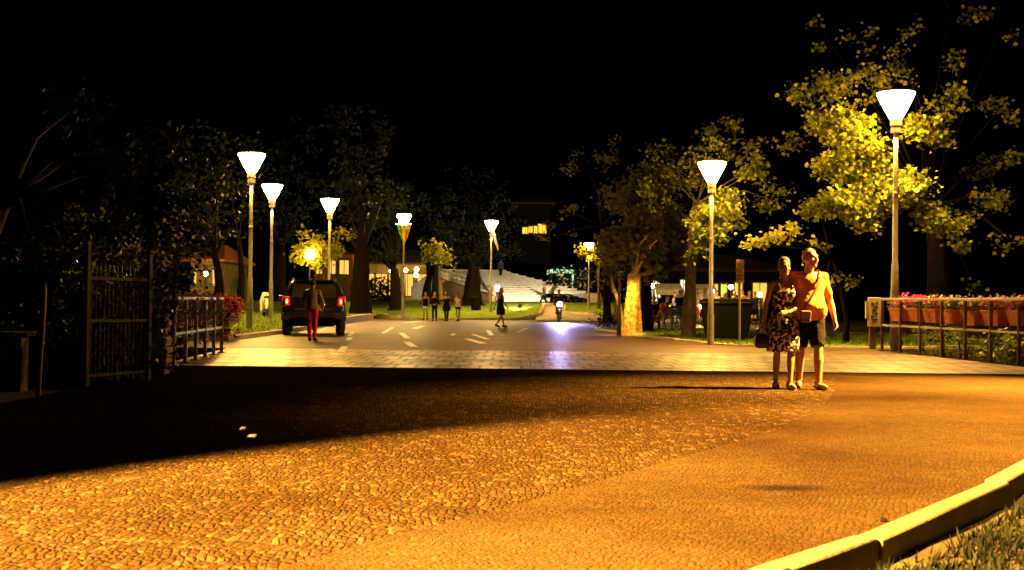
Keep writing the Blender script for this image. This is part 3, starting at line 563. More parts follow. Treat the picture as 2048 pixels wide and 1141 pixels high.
# bins
b = P(951, 617, 74); b.z = zc(b.x, b.y); t = thing('litter_bin', 'dark litter bin with a raised back on the central lawn', 'litter bin', b)
mb = MB(); mb.lathe([(.26, 0), (.30, .75), (.32, .78), (.3, .82), (.05, .84)], (0, 0, 0), 16); mb.build('bin', M['black'], t); mb = MB(); mb.box((.22, .1, .75), (.34, .06, .45)); mb.box((.3, .1, .3), (.05, .05, .7)); mb.build('back_plate', M['black'], t, bevel=.02)
b = P(1452, 694, 33.5); b.z = 0; t = thing('waste_container', 'black wheeled waste container behind the information sign', 'container', b, R(4))
mb = MB(); mb.rings([[(-x, -y, z), (x, -y, z), (x, y, z), (-x, y, z)] for x, y, z in [(.50, .4, .12), (.54, .43, .3), (.62, .5, 1.02), (.66, .54, 1.05), (.66, .54, 1.1)]]); mb.build('body', M['black'], t, bevel=.03)
mb = MB(); mb.rings([[(-x, -y, z), (x, -y, z), (x, y, z), (-x, y, z)] for x, y, z in [(.67, .55, 1.105), (.64, .52, 1.16), (.5, .4, 1.2)]]); mb.build('lid', M['black'], t, bevel=.02)
for x in (-.42, .42):
    for y in (-.3, .3): mb = MB(); mb.tube([(x - .03, y, .08), (x + .03, y, .08)], .08, 12); mb.build('wheel', M['tyre'], t)
# small metal plates added for patches of light, and a pebble on the cobbles
for (u, v, w, lab) in [(503, 873, .06, 'small shiny cover plate set in the dark cobbles, the larger one'), (485, 858, .04, 'smaller shiny cover plate just behind the larger one')]:
    b = G(u, v, .012); mb = MB(); mb.rings([[(-w / 2, -.05, -.01), (w / 2, -.05, -.01), (w / 2, .05, -.01), (-w / 2, .05, -.01)], [(-w / 2, -.05, .0), (w / 2, -.05, .0), (w / 2, .05, .012), (-w / 2, .05, .012)]]); o = mb.build('cover_plate', M['copper'], None, bevel=.003); o.location = b; tag(o, lab, 'cover plate')
b = G(1767, 1041, .01); mb = MB(); mb.ball((0, 0, 0), (.018, .014, .012)); o = mb.build('pebble', M['black'], None, 60); o.location = b; tag(o, 'small dark pebble near the pale kerb', 'pebble')
# ------------------------------------------------------------------ black off road car seen from behind
cd = 36.2; b = G(623, 673); cd = b.y
t = thing('parked_car', 'black off road car with lit tail lamps behind the person in red trousers', 'car', (b.x, b.y + .35, 0), R(9.0))
def rr(hw, y0, y1, z, r=.12, n=4):
    p = []
    for cx_, cy_, a0 in ((hw - r, y1 - r, 0), (-hw + r, y1 - r, 90), (-hw + r, y0 + r, 180), (hw - r, y0 + r, 270)):
        for k in range(n + 1): a = R(a0 + 90 * k / n); p.append((cx_ + r * math.cos(a), cy_ + r * math.sin(a), z))
    return p
mb = MB(); mb.rings([rr(.80, .10, 4.2, .44), rr(.86, .02, 4.28, .52), rr(.90, .0, 4.3, .62), rr(.915, .04, 4.28, .80), rr(.905, .07, 4.24, .98), rr(.875, .10, 4.0, 1.07), rr(.85, .13, 3.0, 1.10)])
mb.rings([rr(.85, .13, 3.1, 1.09), rr(.80, .22, 2.75, 1.30), rr(.725, .34, 2.35, 1.52), rr(.66, .42, 2.2, 1.60), rr(.55, .55, 2.0, 1.635)]); mb.build('body', M['carpaint'], t, 40)
mb = MB(); mb.poly([(-.66, .135, 1.12), (.66, .135, 1.12), (.60, .30, 1.50), (-.60, .30, 1.50)]); mb.build('rear_window', M['carglass'], t)
for s in (-1, 1):
    mb = MB(); mb.poly([(s * .862, .35, 1.13), (s * .862, 2.4, 1.13), (s * .742, 2.1, 1.50), (s * .742, .55, 1.50)]); mb.build('side_window', M['carglass'], t)
    mb = MB(); mb.tube([(s * .64, .5, 1.60), (s * .63, .62, 1.68), (s * .63, 2.0, 1.69), (s * .64, 2.15, 1.61)], .022, 6); mb.build('roof_rail', M['chrome'], t)
    lt_ = MB(); lt_.rings([[(s * .66, .08, .88), (s * .885, .10, .84), (s * .90, .25, .84), (s * .9, .26, 1.14), (s * .83, .13, 1.15), (s * .70, .10, 1.14)], [(s * .67, .04, .88), (s * .86, .06, .85), (s * .915, .24, .86), (s * .912, .25, 1.12), (s * .83, .10, 1.13), (s * .71, .07, 1.12)]]); lamp = lt_.build('tail_lamp', M['redlens'], t)
    mb = MB(); mb.ball((s * .775, .05, 1.0), (.042, .018, .08)); mb.build('lit_core', M['taillight'], lamp, 60)
    mb = MB(); mb.ball((s * .765, .05, .89), (.05, .015, .03)); mb.build('clear_core', M['whitelens'], lamp, 60)
    mb = MB(); mb.box((s * .70, -.02, .55), (.16, .03, .045)); mb.build('reflector', M['redlens'], t, bevel=.008)
    mb = MB(); mb.rings([[(s * .90, 2.5, 1.03), (s * 1.10, 2.5, 1.03), (s * 1.12, 2.5, 1.18), (s * .92, 2.5, 1.19)], [(s * .90, 2.62, 1.05), (s * 1.06, 2.66, 1.06), (s * 1.07, 2.66, 1.15), (s * .92, 2.62, 1.17)]]); mr_ = mb.build('mirror', M['carpaint'], t, bevel=.02)
    mb = MB(); mb.poly([(s * .95, 2.495, 1.055), (s * 1.085, 2.495, 1.055), (s * 1.095, 2.495, 1.16), (s * .955, 2.495, 1.165)]); mb.build('mirror_glass', M['chrome'], mr_)
    mb = MB(); mb.tube([(s * .89, y, z) for y, z in [(.28, .45), (.36, .72), (.62, .86), (.95, .84), (1.18, .68), (1.22, .42)]], .05, 6); mb.build('wheel_arch', M['carplastic'], t)
    for y in (.75, 3.4):
        w = MB(); w.lathe([(.20, -.11), (.31, -.115), (.345, -.09), (.352, 0), (.345, .09), (.31, .115), (.20, .11)], n=28); w.v = [(s * .79 + p[2], y + p[0], .35 + p[1]) for p in w.v]; wh = w.build('wheel', M['tyre'], t, 50)
        w = MB(); w.lathe([(.03, -.02), (.19, -.015), (.205, .02), (.2, .06), (.03, .05)], n=20); w.v = [(s * (.79 + .075 + p[2]), y + p[0], .35 + p[1]) for p in w.v]; w.build('rim', M['alloy'], wh, 40)
mb = MB(); mb.rings([rr(.84, -.02, .5, .52, .1), rr(.89, -.06, .55, .56, .1), rr(.905, -.06, .55, .62, .1), rr(.88, -.02, .5, .68, .1)]); mb.build('bumper', M['carplastic'], t, 40)
mb = MB(); mb.tube([(-.62, -.06, .66), (-.55, -.09, .62), (.55, -.09, .62), (.62, -.06, .66)], .016, 6); mb.build('bumper_trim', M['chrome'], t)
mb = MB(); mb.box((0, .03, .80), (.54, .02, .12)); mb.build('number_plate', M['plate'], t)
mb = MB(); mb.box((0, .05, .90), (.66, .05, .045)); mb.build('plate_garnish', M['chrome'], t, bevel=.01)
[MB().box((x, .04, .76), (w_, .02, .06)).build('sill_reflector', M['chrome'], t) for x, w_ in ((-.42, .28), (.42, .22))]
mb = MB(); mb.tube([(0, .11, 1.12), (.22, .13, 1.17), (.42, .15, 1.19)], .012, 5); mb.build('rear_wiper', M['black'], t)
mb = MB(); mb.box((0, .9, .33), (1.2, .3, .14)); mb.box((0, 2.2, .42), (1.3, 2.4, .06)); mb.tube([(-.7, .75, .35), (.7, .75, .35)], .06, 8); mb.build('underbody', M['black'], t)
mb = MB(); mb.rings([rr(.60, .26, .6, 1.57, .08), rr(.60, .20, .6, 1.60, .08), rr(.58, .22, .6, 1.63, .08)]); mb.build('roof_spoiler', M['carpaint'], t, 40)
# ------------------------------------------------------------------ stepped monument
b = P(1000, 600, 88); b.z = 1.0; t = thing('stepped_monument', 'broad pale flight of steps rising like a ramp beyond the central lawn', 'monument', b)
def L_(u, v, d): return P(u, v, d) - b
N = 15; mb = MB(); fan = MB()
for k in range(N):
    f = k / (N - 1); d0 = 86 + 18 * k / N; d1 = 86 + 18 * (k + 1) / N; z = 1.16 + 2.55 * f
    xl = lambda d: XA(988 - (988 - 868) * ((d - 86) / 18), d, z); xr = lambda d: XA(1092 - (1092 - 1000) * ((d - 86) / 18), d, z)
    zb = .7 if k == 0 else z - .55
    mb.prism([(x - b.x, y - b.y, zb - b.z) for x, y in ((xl(d0), d0), (xr(d0), d0), (xr(d1), d1), (xl(d1), d1))], (0, 0, z - zb))
    if z > 1.72:
        u1 = 985 + (YH + .5 - (z - CAMZ) * FPX / d0 - 536) * 4.16; xe = max(XA(u1, d0, z), xr(d0) + .3)
        fan.prism([(x - b.x, y - b.y, z - .24 - b.z) for x, y in ((xr(d0) + .004, d0), (xe, d0), (xe - .35, d1 + .1), (xr(d1) + .004, d1 + .1))], (0, 0, .24 - .002))
mb.build('steps', M['whitestone'], t, bevel=.03); fan.build('overhanging_steps', M['whitestone'], t)
mb = MB()   # stepped cheek closing the gap between steps and wing
mb.prism([L_(1093, 597, 86.3), L_(1093, 606, 86.3), L_(1001, 600, 104), L_(1001, 545, 104.1)], (.25, 0, 0)); mb.build('cheek_wall', M['greystone'], t)
mb = MB(); mb.prism([L_(1080, 592, 96), L_(1192, 592, 96), L_(1192, 606, 96), L_(1080, 606, 96)], (0, .3, 0)); mb.build('recess_wall', M['black'], t)  # black panel stands in for the shade under the overhang
e0, e1 = L_(1000, 540, 103.6), L_(1218, 600, 87.6); mb = MB(); mb.prism([e0, e1, e1 - Vector((0, 0, .40)), e0 - Vector((0, 0, .40))], (.1, .3, 0)); mb.build('sloping_edge', M['whitestone'], t)
mb = MB(); q0 = L_(1180, 606, 87.2); q1 = L_(1202, 587, 87.2); mb.box(((q0.x + q1.x) / 2, q0.y + .4, (q0.z + q1.z) / 2), (q1.x - q0.x, .8, q1.z - q0.z)); mb.build('end_pillar', M['whitestone'], t, bevel=.02)
mb = MB(); mb.prism([L_(866, 550, 104), L_(900, 563, 99), L_(945, 577, 92), L_(992, 592, 85.5), L_(992, 606, 85.5), L_(940, 603, 90), L_(866, 598, 104)], (-.35, -.1, 0)); mb.build('side_wall', M['brownwall'], t)
mb = MB(); mb.prism([L_(822, 574, 92), L_(880, 530, 99), L_(880, 600, 97), L_(822, 600, 92)], (0, .5, 0)); mb.build('back_ramp', M['greystone'], t)
rl = MB(); tops = [L_(872, 536, 104), L_(903, 549, 99), L_(945, 562, 92), L_(985, 575, 86)]; rl.tube(tops, .035, 6); rl.tube([p - Vector((0, 0, .3)) for p in tops], .02, 5); ro = rl.build('railing', M['darksteel'], t)
for k in range(7):
    f = k / 6 * 3; i = min(2, int(f)); p = tops[i].lerp(tops[i + 1], f - i); mb = MB(); mb.tube([p, p - Vector((.05, 0, .62))], .03, 6); mb.build('post', M['darksteel'], ro)
b = P(1040, 612, 73); b.z = zc(b.x, b.y); t = thing('ground_spotlight', 'low spotlight on the lawn aimed at the pale steps', 'spotlight', b)  # unseen lamp, added to brighten the steps
dv = (P(985, 556, 98) - b - Vector((0, 0, .4))).normalized(); rot = dv.to_track_quat('-Z', 'Y').to_matrix()
mb = MB(); mb.box((0, 0, .35), (.22, .22, .2), rot); mb.build('housing', M['darksteel'], t, bevel=.02); mb = MB(); mb.tube([(0, 0, -.2), (0, 0, .3)], .03, 6); mb.build('stake', M['darksteel'], t)
ld = bpy.data.lights.new('spotlight', 'SPOT'); ld.energy = 8500; ld.color = (1, .80, .50); ld.spot_size = R(46); ld.spot_blend = .7; ld.shadow_soft_size = .1
lo = bpy.data.objects.new('spot_light', ld); C.objects.link(lo); lo.parent = t; lo.location = Vector((0, 0, .38)) + dv * .2; lo.rotation_euler = dv.to_track_quat('-Z', 'Y').to_euler()
# slim post given an assumed lamp head that lights the pale trunk
b = P(1238, 669, 38.0); b.z = .04; t = thing('post_lamp', 'slim dark lamp post standing right against the pale lit trunk', 'lamp post', b); h = P(1241, 546, 38).z - b.z
mb = MB(); mb.lathe([(.075, -.3), (.075, .75), (.05, .8), (.04, h)], n=14); mb.build('pole', M['bark'], t); mb = MB(); mb.box((.05, .06, h + .02), (.16, .2, .06)); mb.build('lamp_head', M['darksteel'], t, bevel=.01)
ld = bpy.data.lights.new('post lamp', 'SPOT'); ld.energy = 330; ld.color = (1, .52, .07); ld.spot_size = R(100); ld.spot_blend = .5; ld.shadow_soft_size = .05
lo = bpy.data.objects.new('post_light', ld); C.objects.link(lo); lo.parent = t; lo.location = (.10, .10, h - .06); lo.rotation_euler = Vector((.25, .66, -.95)).to_track_quat('-Z', 'Y').to_euler()
# ------------------------------------------------------------------ buildings in the background
def building(label, u0, u1, d, z0, hw, wallm, roofh=1.4, wins=(), roofm='tile', depth=8, name='house', door=None, group=None):
    x0 = XA(u0, d); x1 = XA(u1, d); w = x1 - x0; t = thing(name, label, 'building', ((x0 + x1) / 2, d, z0), 0, group)
    mb = MB(); mb.box((0, depth / 2, hw / 2 - .3), (w, depth, hw + .6)); mb.build('wall', M[wallm], t)
    mb = MB(); o = .45
    mb.rings([[(-w / 2 - o, -o, hw + .004), (w / 2 + o, -o, hw + .004), (w / 2 + o, depth + o, hw + .004), (-w / 2 - o, depth + o, hw + .004)], [(-w / 2 - o, -o, hw + .15), (w / 2 + o, -o, hw + .15), (w / 2 + o, depth + o, hw + .15), (-w / 2 - o, depth + o, hw + .15)], [(-w * .2, depth * .45, hw + roofh), (w * .2, depth * .45, hw + roofh), (w * .2, depth * .55, hw + roofh), (-w * .2, depth * .55, hw + roofh)]]); mb.build('roof', M[roofm], t)
    for (fx, z, ww, hh, m) in wins:
        x = (fx - .5) * w; mb = MB(); 
        for q in ((x - ww / 2 - .04, z, .08, hh + .16), (x + ww / 2 + .04, z, .08, hh + .16)): mb.box((q[0], -.03, q[1]), (q[2], .1, q[3]))
        for q in ((x, z + hh / 2 + .04, ww), (x, z - hh / 2 - .04, ww)): mb.box((q[0], -.03, q[1]), (q[2], .1, .08))
        mb.box((x, -.03, z), (.05, .08, hh)); f = mb.build('window', M['shutter'], t)
        mb = MB(); mb.box((x, .0, z), (ww - .01, .03, hh - .01)); mb.build('pane', M[m], f)
    if door:
        x = (door - .5) * w; mb = MB(); mb.box((x, -.02, 1.05), (1.0, .08, 2.1)); f = mb.build('door', M['wood'], t); mb = MB(); mb.ball((x + .38, -.09, 1.05), .04); mb.build('handle', M['chrome'], f)
    return t
def globe_lamp(u, v, d, label, r=.2, z0=0.2, m='globe', group='globe lamps by the lit houses'):
    p = P(u, v, d); t = thing('globe_lamp', label, 'globe lamp', (p.x, p.y, z0), 0, group); h = p.z - z0
    mb = MB(); mb.lathe([(.09, -.3), (.09, .3), (.045, .35), (.035, h - r - .02), (.07, h - r), (.07, h - r * .9)], n=12); mb.build('pole', M['darksteel'], t); mb = MB(); mb.ball((0, 0, h), r, 14, 10); mb.build('globe', M[m], t, 60)
    mb = MB(); mb.lathe([(.08, h + r * .97), (.06, h + r * 1.1), (.01, h + r * 1.3)], n=10); mb.build('finial', M['darksteel'], t)
building('yellow plastered house with orange eaves glimpsed at left behind a forked trunk', 380, 436, 74, .9, 2.4, 'plaster', 1.2, [(.35, 1.5, .8, 1.2, 'winlit'), (.75, 1.5, .8, 1.2, 'winlit')], 'orangeplaster', door=.5)
globe_lamp(411, 548, 71.5, 'globe lamp lighting the yellow house at left', .13, .9, 'globesoft')  # lamp added to light the house front
building('orange house with shuttered windows behind the black car', 628, 704, 92, .9, 3.6, 'orangeplaster', 1.5, [(.15, 2.6, .6, 1.0, 'winlit'), (.45, 2.6, .6, 1.0, 'winlit'), (.78, 2.6, .7, 1.1, 'winlit'), (.3, .9, .8, 1.2, 'winlit')], door=.7)
building('yellow lit cafe front with tall windows at the left of the monument', 726, 856, 100, .6, 3.4, 'plaster', 1.5, [(.08, 1.7, .9, 1.8, 'winlit'), (.28, 1.7, .9, 1.8, 'winlit'), (.48, 1.7, .9, 1.8, 'winlit'), (.68, 1.7, .9, 1.8, 'winlit'), (.9, 1.7, .7, 1.8, 'winlit')])
for u, v, lab in [(783, 543, 'globe lamp between two dark trunks before the lit cafe'), (811, 541, 'globe lamp right of the cloth wrapped lamp pole'), (833, 539, 'highest small globe lamp before the lit cafe'), (832, 551, 'lowest globe lamp next to the grey ramp')]: globe_lamp(u, v, 96, lab, .17, .7)
globe_lamp(620, 509, 62, 'single lantern lamp glowing in yellow leaves above the car', .27, .3, 'globe')
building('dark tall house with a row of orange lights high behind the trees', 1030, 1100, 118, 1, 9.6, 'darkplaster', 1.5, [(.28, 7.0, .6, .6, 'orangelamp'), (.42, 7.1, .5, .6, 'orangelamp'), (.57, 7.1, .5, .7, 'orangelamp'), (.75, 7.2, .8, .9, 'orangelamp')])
p = P(1124, 548, 100); t = thing('bus_shelter', 'small shelter with a pale green lit edge right of the steps', 'shelter', (p.x, p.y, .9)); h = p.z - .9
mb = MB(); mb.box((0, 0, h + .2), (2.0, 1.2, .28)); mb.build('roof', M['signgreen'], t); 
for x in (-.9, .9): mb = MB(); mb.box((x, 0, h / 2), (.14, .14, h + .1)); mb.build('post', M['signgreen' if x > 0 else 'darksteel'], t)
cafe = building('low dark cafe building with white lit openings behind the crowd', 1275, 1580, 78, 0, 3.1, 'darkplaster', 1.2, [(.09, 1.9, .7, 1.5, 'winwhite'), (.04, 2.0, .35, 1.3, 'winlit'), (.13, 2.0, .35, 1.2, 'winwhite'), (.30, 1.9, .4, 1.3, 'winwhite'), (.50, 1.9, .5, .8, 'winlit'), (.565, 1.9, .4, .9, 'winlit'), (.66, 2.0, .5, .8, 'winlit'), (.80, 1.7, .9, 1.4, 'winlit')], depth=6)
def parasol(u, d, label, w=2.0):
    x = XA(u, d); t = thing('cafe_awning', label, 'awning', (x, d, 0), 0, 'white cafe awnings'); mb = MB(); mb.prism([(-w / 2, -.6, 1.72), (w / 2, -.6, 1.72), (w / 2, .6, 2.05), (-w / 2, .6, 2.05)], (0, 0, .06)); mb.box((0, -.62, 1.62), (w, .03, .26)); mb.build('canopy', M['awning'], t)
    for s in (-1, 1): mb = MB(); mb.tube([(s * (w / 2 - .1), -.4, -.1), (s * (w / 2 - .1), -.4, 1.75)], .03, 6); mb.build('post', M['steel'], t)
parasol(1336, 66, 'white cafe awning between the lit trunk and the straight brown trunk', 1.5); parasol(1400, 66, 'white cafe awning just left of the right street lamp pole', 1.6)
globe_lamp(1306, 572, 68, 'globe lamp among the yellow leaves right of the pale trunk', .12, 0, 'globesoft', 'globe lamps by the crowd'); globe_lamp(1462, 575, 62, 'globe lamp behind the waste container', .12, 0, 'globesoft', 'globe lamps by the crowd'); globe_lamp(1405, 612, 58, 'low white globe lamp in the crowd by the right street lamp', .16, 0, 'globesoft', 'globe lamps by the crowd')
globe_lamp(1520, 590, 56, 'globe lamp in the crowd left of the couple', .1, 0, 'globesoft', 'globe lamps by the crowd')
p = P(1445, 583, 64); t = thing('lit_signs', 'small blue and green lit signs hanging over the crowd', 'lit sign', (p.x, p.y, p.z))
M['bluelit'] = emitter('blue lit sign', (.25, .4, 1), 2.2); M['greenlit'] = emitter('green lit sign', (.35, .9, .05), .8)
[MB().box((x, 0, 0), (.12, .05, .2)).build('blue_sign', M['bluelit'], t) for x in (-.66, -.48)]; mb = MB(); mb.box((.02, 0, .1), (.2, .05, .45)); mb.build('green_sign', M['greenlit'], t); mb = MB(); mb.tube([(-.9, .06, .4), (.4, .06, .4)], .02, 5); mb.tube([(-.57, .06, .4), (-.57, .06, .05)], .015, 5); mb.tube([(.02, .06, .4), (.02, .06, .3)], .015, 5); mb.build('bracket', M['darksteel'], t)
# picket fence, white items left
p = P(595, 590, 60); t = thing('picket_fence', 'pale picket fence behind the car roof', 'fence', (XA(578, 60), 60, .3))
mb = MB(); Lf = XA(618, 60) - XA(578, 60)
for k in range(14): mb.prism([(k * Lf / 13 - .03, 0, 0), (k * Lf / 13 + .03, 0, 0), (k * Lf / 13 + .03, 0, 1.5), (k * Lf / 13, 0, 1.58), (k * Lf / 13 - .03, 0, 1.5)], (0, .02, 0))
mb.build('pickets', M['plaster'], t); mb = MB(); mb.box((Lf / 2, .04, .4), (Lf, .03, .08)); mb.box((Lf / 2, .04, 1.2), (Lf, .03, .08)); mb.build('rails', M['plaster'], t)
t = thing('metal_fence', 'dark garden fence with pale rail in front of the yellow house', 'fence', (XA(385, 70), 70, .9)); Lf = XA(440, 70) - XA(385, 70)
mb = MB(); mb.box((Lf / 2, 0, .95), (Lf, .05, .05)); mb.box((Lf / 2, 0, .25), (Lf, .05, .05)); 
for k in range(16): mb.box((Lf * k / 15, 0, .5), (.025, .03, 1.0))
mb.build('bars', M['plaster'], t)
# small stall in white left of car
t = thing('white_scooter', 'white parked scooter under the trees left of the car', 'scooter', (XA(533, 53), 53, .25), R(20))
mb = MB(); mb.rings([[(-.16, -.6, .35), (.16, -.6, .35), (.16, .3, .30), (-.16, .3, .30)], [(-.18, -.65, .65), (.18, -.65, .65), (.17, .25, .6), (-.17, .25, .6)], [(-.12, -.6, .85), (.12, -.6, .85), (.12, .1, .8), (-.12, .1, .8)]]); mb.rings([[(-.2, .55, .2), (.2, .55, .2), (.2, .62, .2), (-.2, .62, .2)], [(-.24, .5, .7), (.24, .5, .7), (.24, .6, .7), (-.24, .6, .7)], [(-.12, .42, 1.1), (.12, .42, 1.1), (.12, .5, 1.1), (-.12, .5, 1.1)]]); mb.box((0, .42, .26), (.32, .4, .08)); mb.build('body', M['whitecloth'], t, bevel=.03)
for y in (-.5, .75):
    w = MB(); w.lathe([(.12, -.05), (.22, -.055), (.25, 0), (.22, .055), (.12, .05)], n=18); w.v = [(p[2], y + p[0], .25 + p[1]) for p in w.v]; w.build('wheel', M['tyre'], t, 50)
mb = MB(); mb.tube([(-.32, .42, 1.12), (0, .5, 1.08), (.32, .42, 1.12)], .02, 6); mb.build('handlebar', M['black'], t); mb = MB(); mb.box((0, -.3, .88), (.24, .7, .08)); mb.build('seat', M['black'], t, bevel=.02)
# ------------------------------------------------------------------ trees
def B(u, v, d, rpx, n, dr=1.0):      # blob: centre by place, radius in metres from its size at that depth
    r = rpx * d / FPX; return (P(u, v, d), (r, r * dr, r * .85), n)
# big plane tree at the right, its lower boughs round the nearest lamp
bl = [B(1660, 170, 32.2, 44, 252), B(1600, 190, 33, 32, 132), B(1740, 160, 32.5, 44, 198), B(1690, 255, 30.8, 50, 620), B(1645, 245, 31, 26, 260), B(1725, 320, 30.6, 56, 900), B(1670, 330, 30.8, 36, 420), B(1760, 390, 30.4, 50, 800), B(1690, 405, 30.6, 40, 560), B(1735, 440, 30.5, 27, 300), B(1820, 370, 30.2, 40, 480), B(1845, 255, 30.6, 36, 330), B(1895, 205, 32, 36, 144), B(1885, 275, 31.3, 26, 150), B(1870, 435, 30.4, 32, 330), B(1912, 450, 31.6, 26, 144), B(1928, 500, 31.6, 16, 60), B(1985, 400, 33, 36, 144), B(2015, 310, 33, 30, 68), B(1810, 120, 33, 48, 81), B(1930, 130, 34, 52, 46), B(1990, 230, 34, 45, 88), B(1950, 330, 34, 36, 108), B(1640, 420, 31.6, 21, 130), B(1720, 90, 34, 45, 43), B(1590, 290, 34, 29, 72), B(1945, 560, 33, 20, 24), B(2020, 480, 33, 27, 48), B(1800, 60, 35, 68, 46), B(1900, 20, 36, 82, 46), B(2000, 60, 36, 82, 43), B(1640, 60, 35.5, 52, 28)]
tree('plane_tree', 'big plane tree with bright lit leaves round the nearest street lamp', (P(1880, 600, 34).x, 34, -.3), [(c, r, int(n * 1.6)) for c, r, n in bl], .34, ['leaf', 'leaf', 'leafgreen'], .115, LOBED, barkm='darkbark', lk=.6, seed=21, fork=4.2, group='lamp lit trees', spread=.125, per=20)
# tree by the right lamp
bl = [B(1450, 398, 32.6, 24, 190), B(1420, 428, 32.4, 26, 220), B(1392, 446, 32.6, 17, 120), B(1456, 428, 32.2, 22, 190), B(1430, 462, 32.4, 28, 260), B(1402, 488, 32.8, 24, 200), B(1384, 506, 33, 10, 50), B(1470, 410, 32.6, 12, 60), B(1476, 450, 33, 10, 40), B(1500, 340, 33.5, 34, 130), B(1540, 400, 34, 40, 130), B(1520, 330, 34, 36, 90), B(1420, 300, 34, 40, 130), B(1470, 280, 35, 60, 200), B(1380, 350, 35, 40, 160), B(1330, 380, 36, 50, 240), B(1340, 320, 37, 60, 200)]
tree('lime_tree', 'tree with a straight brown trunk whose leaves are lit under the right lamp', (P(1376, 680, 34.5).x, 34.5, 0), [(c, r, int(n * 1.5)) for c, r, n in bl], .19, ['leaf', 'leafgreen'], .105, LOBED, lk=.35, seed=22, fork=4.0, group='lamp lit trees', spread=.12)
# strand left of the couple
bl = [B(1500, 486, 30, 10, 45), B(1525, 483, 30, 13, 60), B(1550, 476, 30, 14, 60), B(1585, 460, 30.5, 20, 70), B(1620, 500, 31, 26, 40), B(1655, 560, 31.5, 26, 60), B(1700, 560, 32, 20, 40), B(1610, 420, 32, 30, 60), B(1650, 500, 32, 20, 50)]
tree('young_tree', 'slim dark tree behind the couple with a thin lit bough to the left', (P(1690, 690, 32.6).x, 32.6, -.2), [(c, r, int(n * 1.4)) for c, r, n in bl], .09, 'leaf', .10, LOBED, barkm='darkbark', seed=23, fork=2.6, spread=.09)
# dim tree mass over the pale trunk
bl = [B(1240, 480, 41, 36, 520), B(1280, 450, 41, 44, 560), B(1320, 440, 40, 44, 460), B(1262, 520, 40, 40, 560), B(1300, 530, 40, 34, 420), B(1335, 505, 40, 40, 420), B(1230, 540, 41, 18, 150), B(1295, 400, 42, 50, 320), B(1240, 400, 43, 34, 200), B(1350, 450, 40, 36, 260), B(1310, 350, 42, 50, 200), B(1220, 500, 42, 22, 160)]
tree('olive_tree', 'drooping dim leaved tree with a pale broken trunk lit yellow', (P(1263, 668, 39.5).x, 39.5, .05), bl, .33, 'leafdry', .22, BROAD, barkm='palebark', lk=.35, twigs=False, flare=.8, seed=24, fork=1.9, trunk_pts=[(0, 0, -.1), (.02, 0, .6), (.05, 0, 1.3), (.08, 0, 1.95)], spread=.14)
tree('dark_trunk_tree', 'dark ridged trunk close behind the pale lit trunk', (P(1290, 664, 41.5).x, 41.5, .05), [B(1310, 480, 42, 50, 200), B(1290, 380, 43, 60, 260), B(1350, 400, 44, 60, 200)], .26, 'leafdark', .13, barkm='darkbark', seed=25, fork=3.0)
# leaning limb left of it
tree('curved_sapling', 'thin curved pale trunk leaning left of the big pale trunk', (P(1243, 662, 40.5).x, 40.5, 0), [B(1218, 520, 40.5, 14, 70), B(1205, 500, 41, 14, 60), B(1235, 500, 41, 12, 40)], .075, 'leafyellow', .13, barkm='palebark', seed=26, trunk_pts=[(0, 0, -.1), (-.02, 0, .7), (-.12, 0, 1.15), (-.28, 0, 1.55), (-.36, 0, 2.0)])
# yellow leaves round the buried lamp
tree('yellow_tree', 'small tree of bright yellow leaves round the lamp beyond the right lawn', (P(1197, 612, 76.8).x, 76.8, .3), [B(1174, 500, 75.6, 13, 130), B(1186, 508, 75.4, 12, 110), B(1203, 494, 76, 10, 70), B(1208, 510, 76, 13, 100), B(1222, 512, 76.5, 9, 50), B(1196, 520, 76, 10, 60)], .12, 'leafyellow', .26, seed=27, fork=3.0, spread=.2)
# upper glints above the cafe
tree('tall_dim_tree', 'tall dim tree with sparse lit leaf tips high over the road', (P(1215, 612, 62).x, 62, .1), [B(1150, 425, 60, 22, 60), B(1140, 470, 61, 12, 30), B(1200, 380, 60, 22, 70), B(1215, 400, 60, 26, 70), B(1105, 440, 62, 20, 40), B(1090, 480, 64, 26, 60), B(1170, 330, 62, 60, 140), B(1240, 320, 61, 60, 140), B(1245, 408, 58, 16, 60)], .2, 'leafdry', .2, barkm='darkbark', seed=28, fork=5)
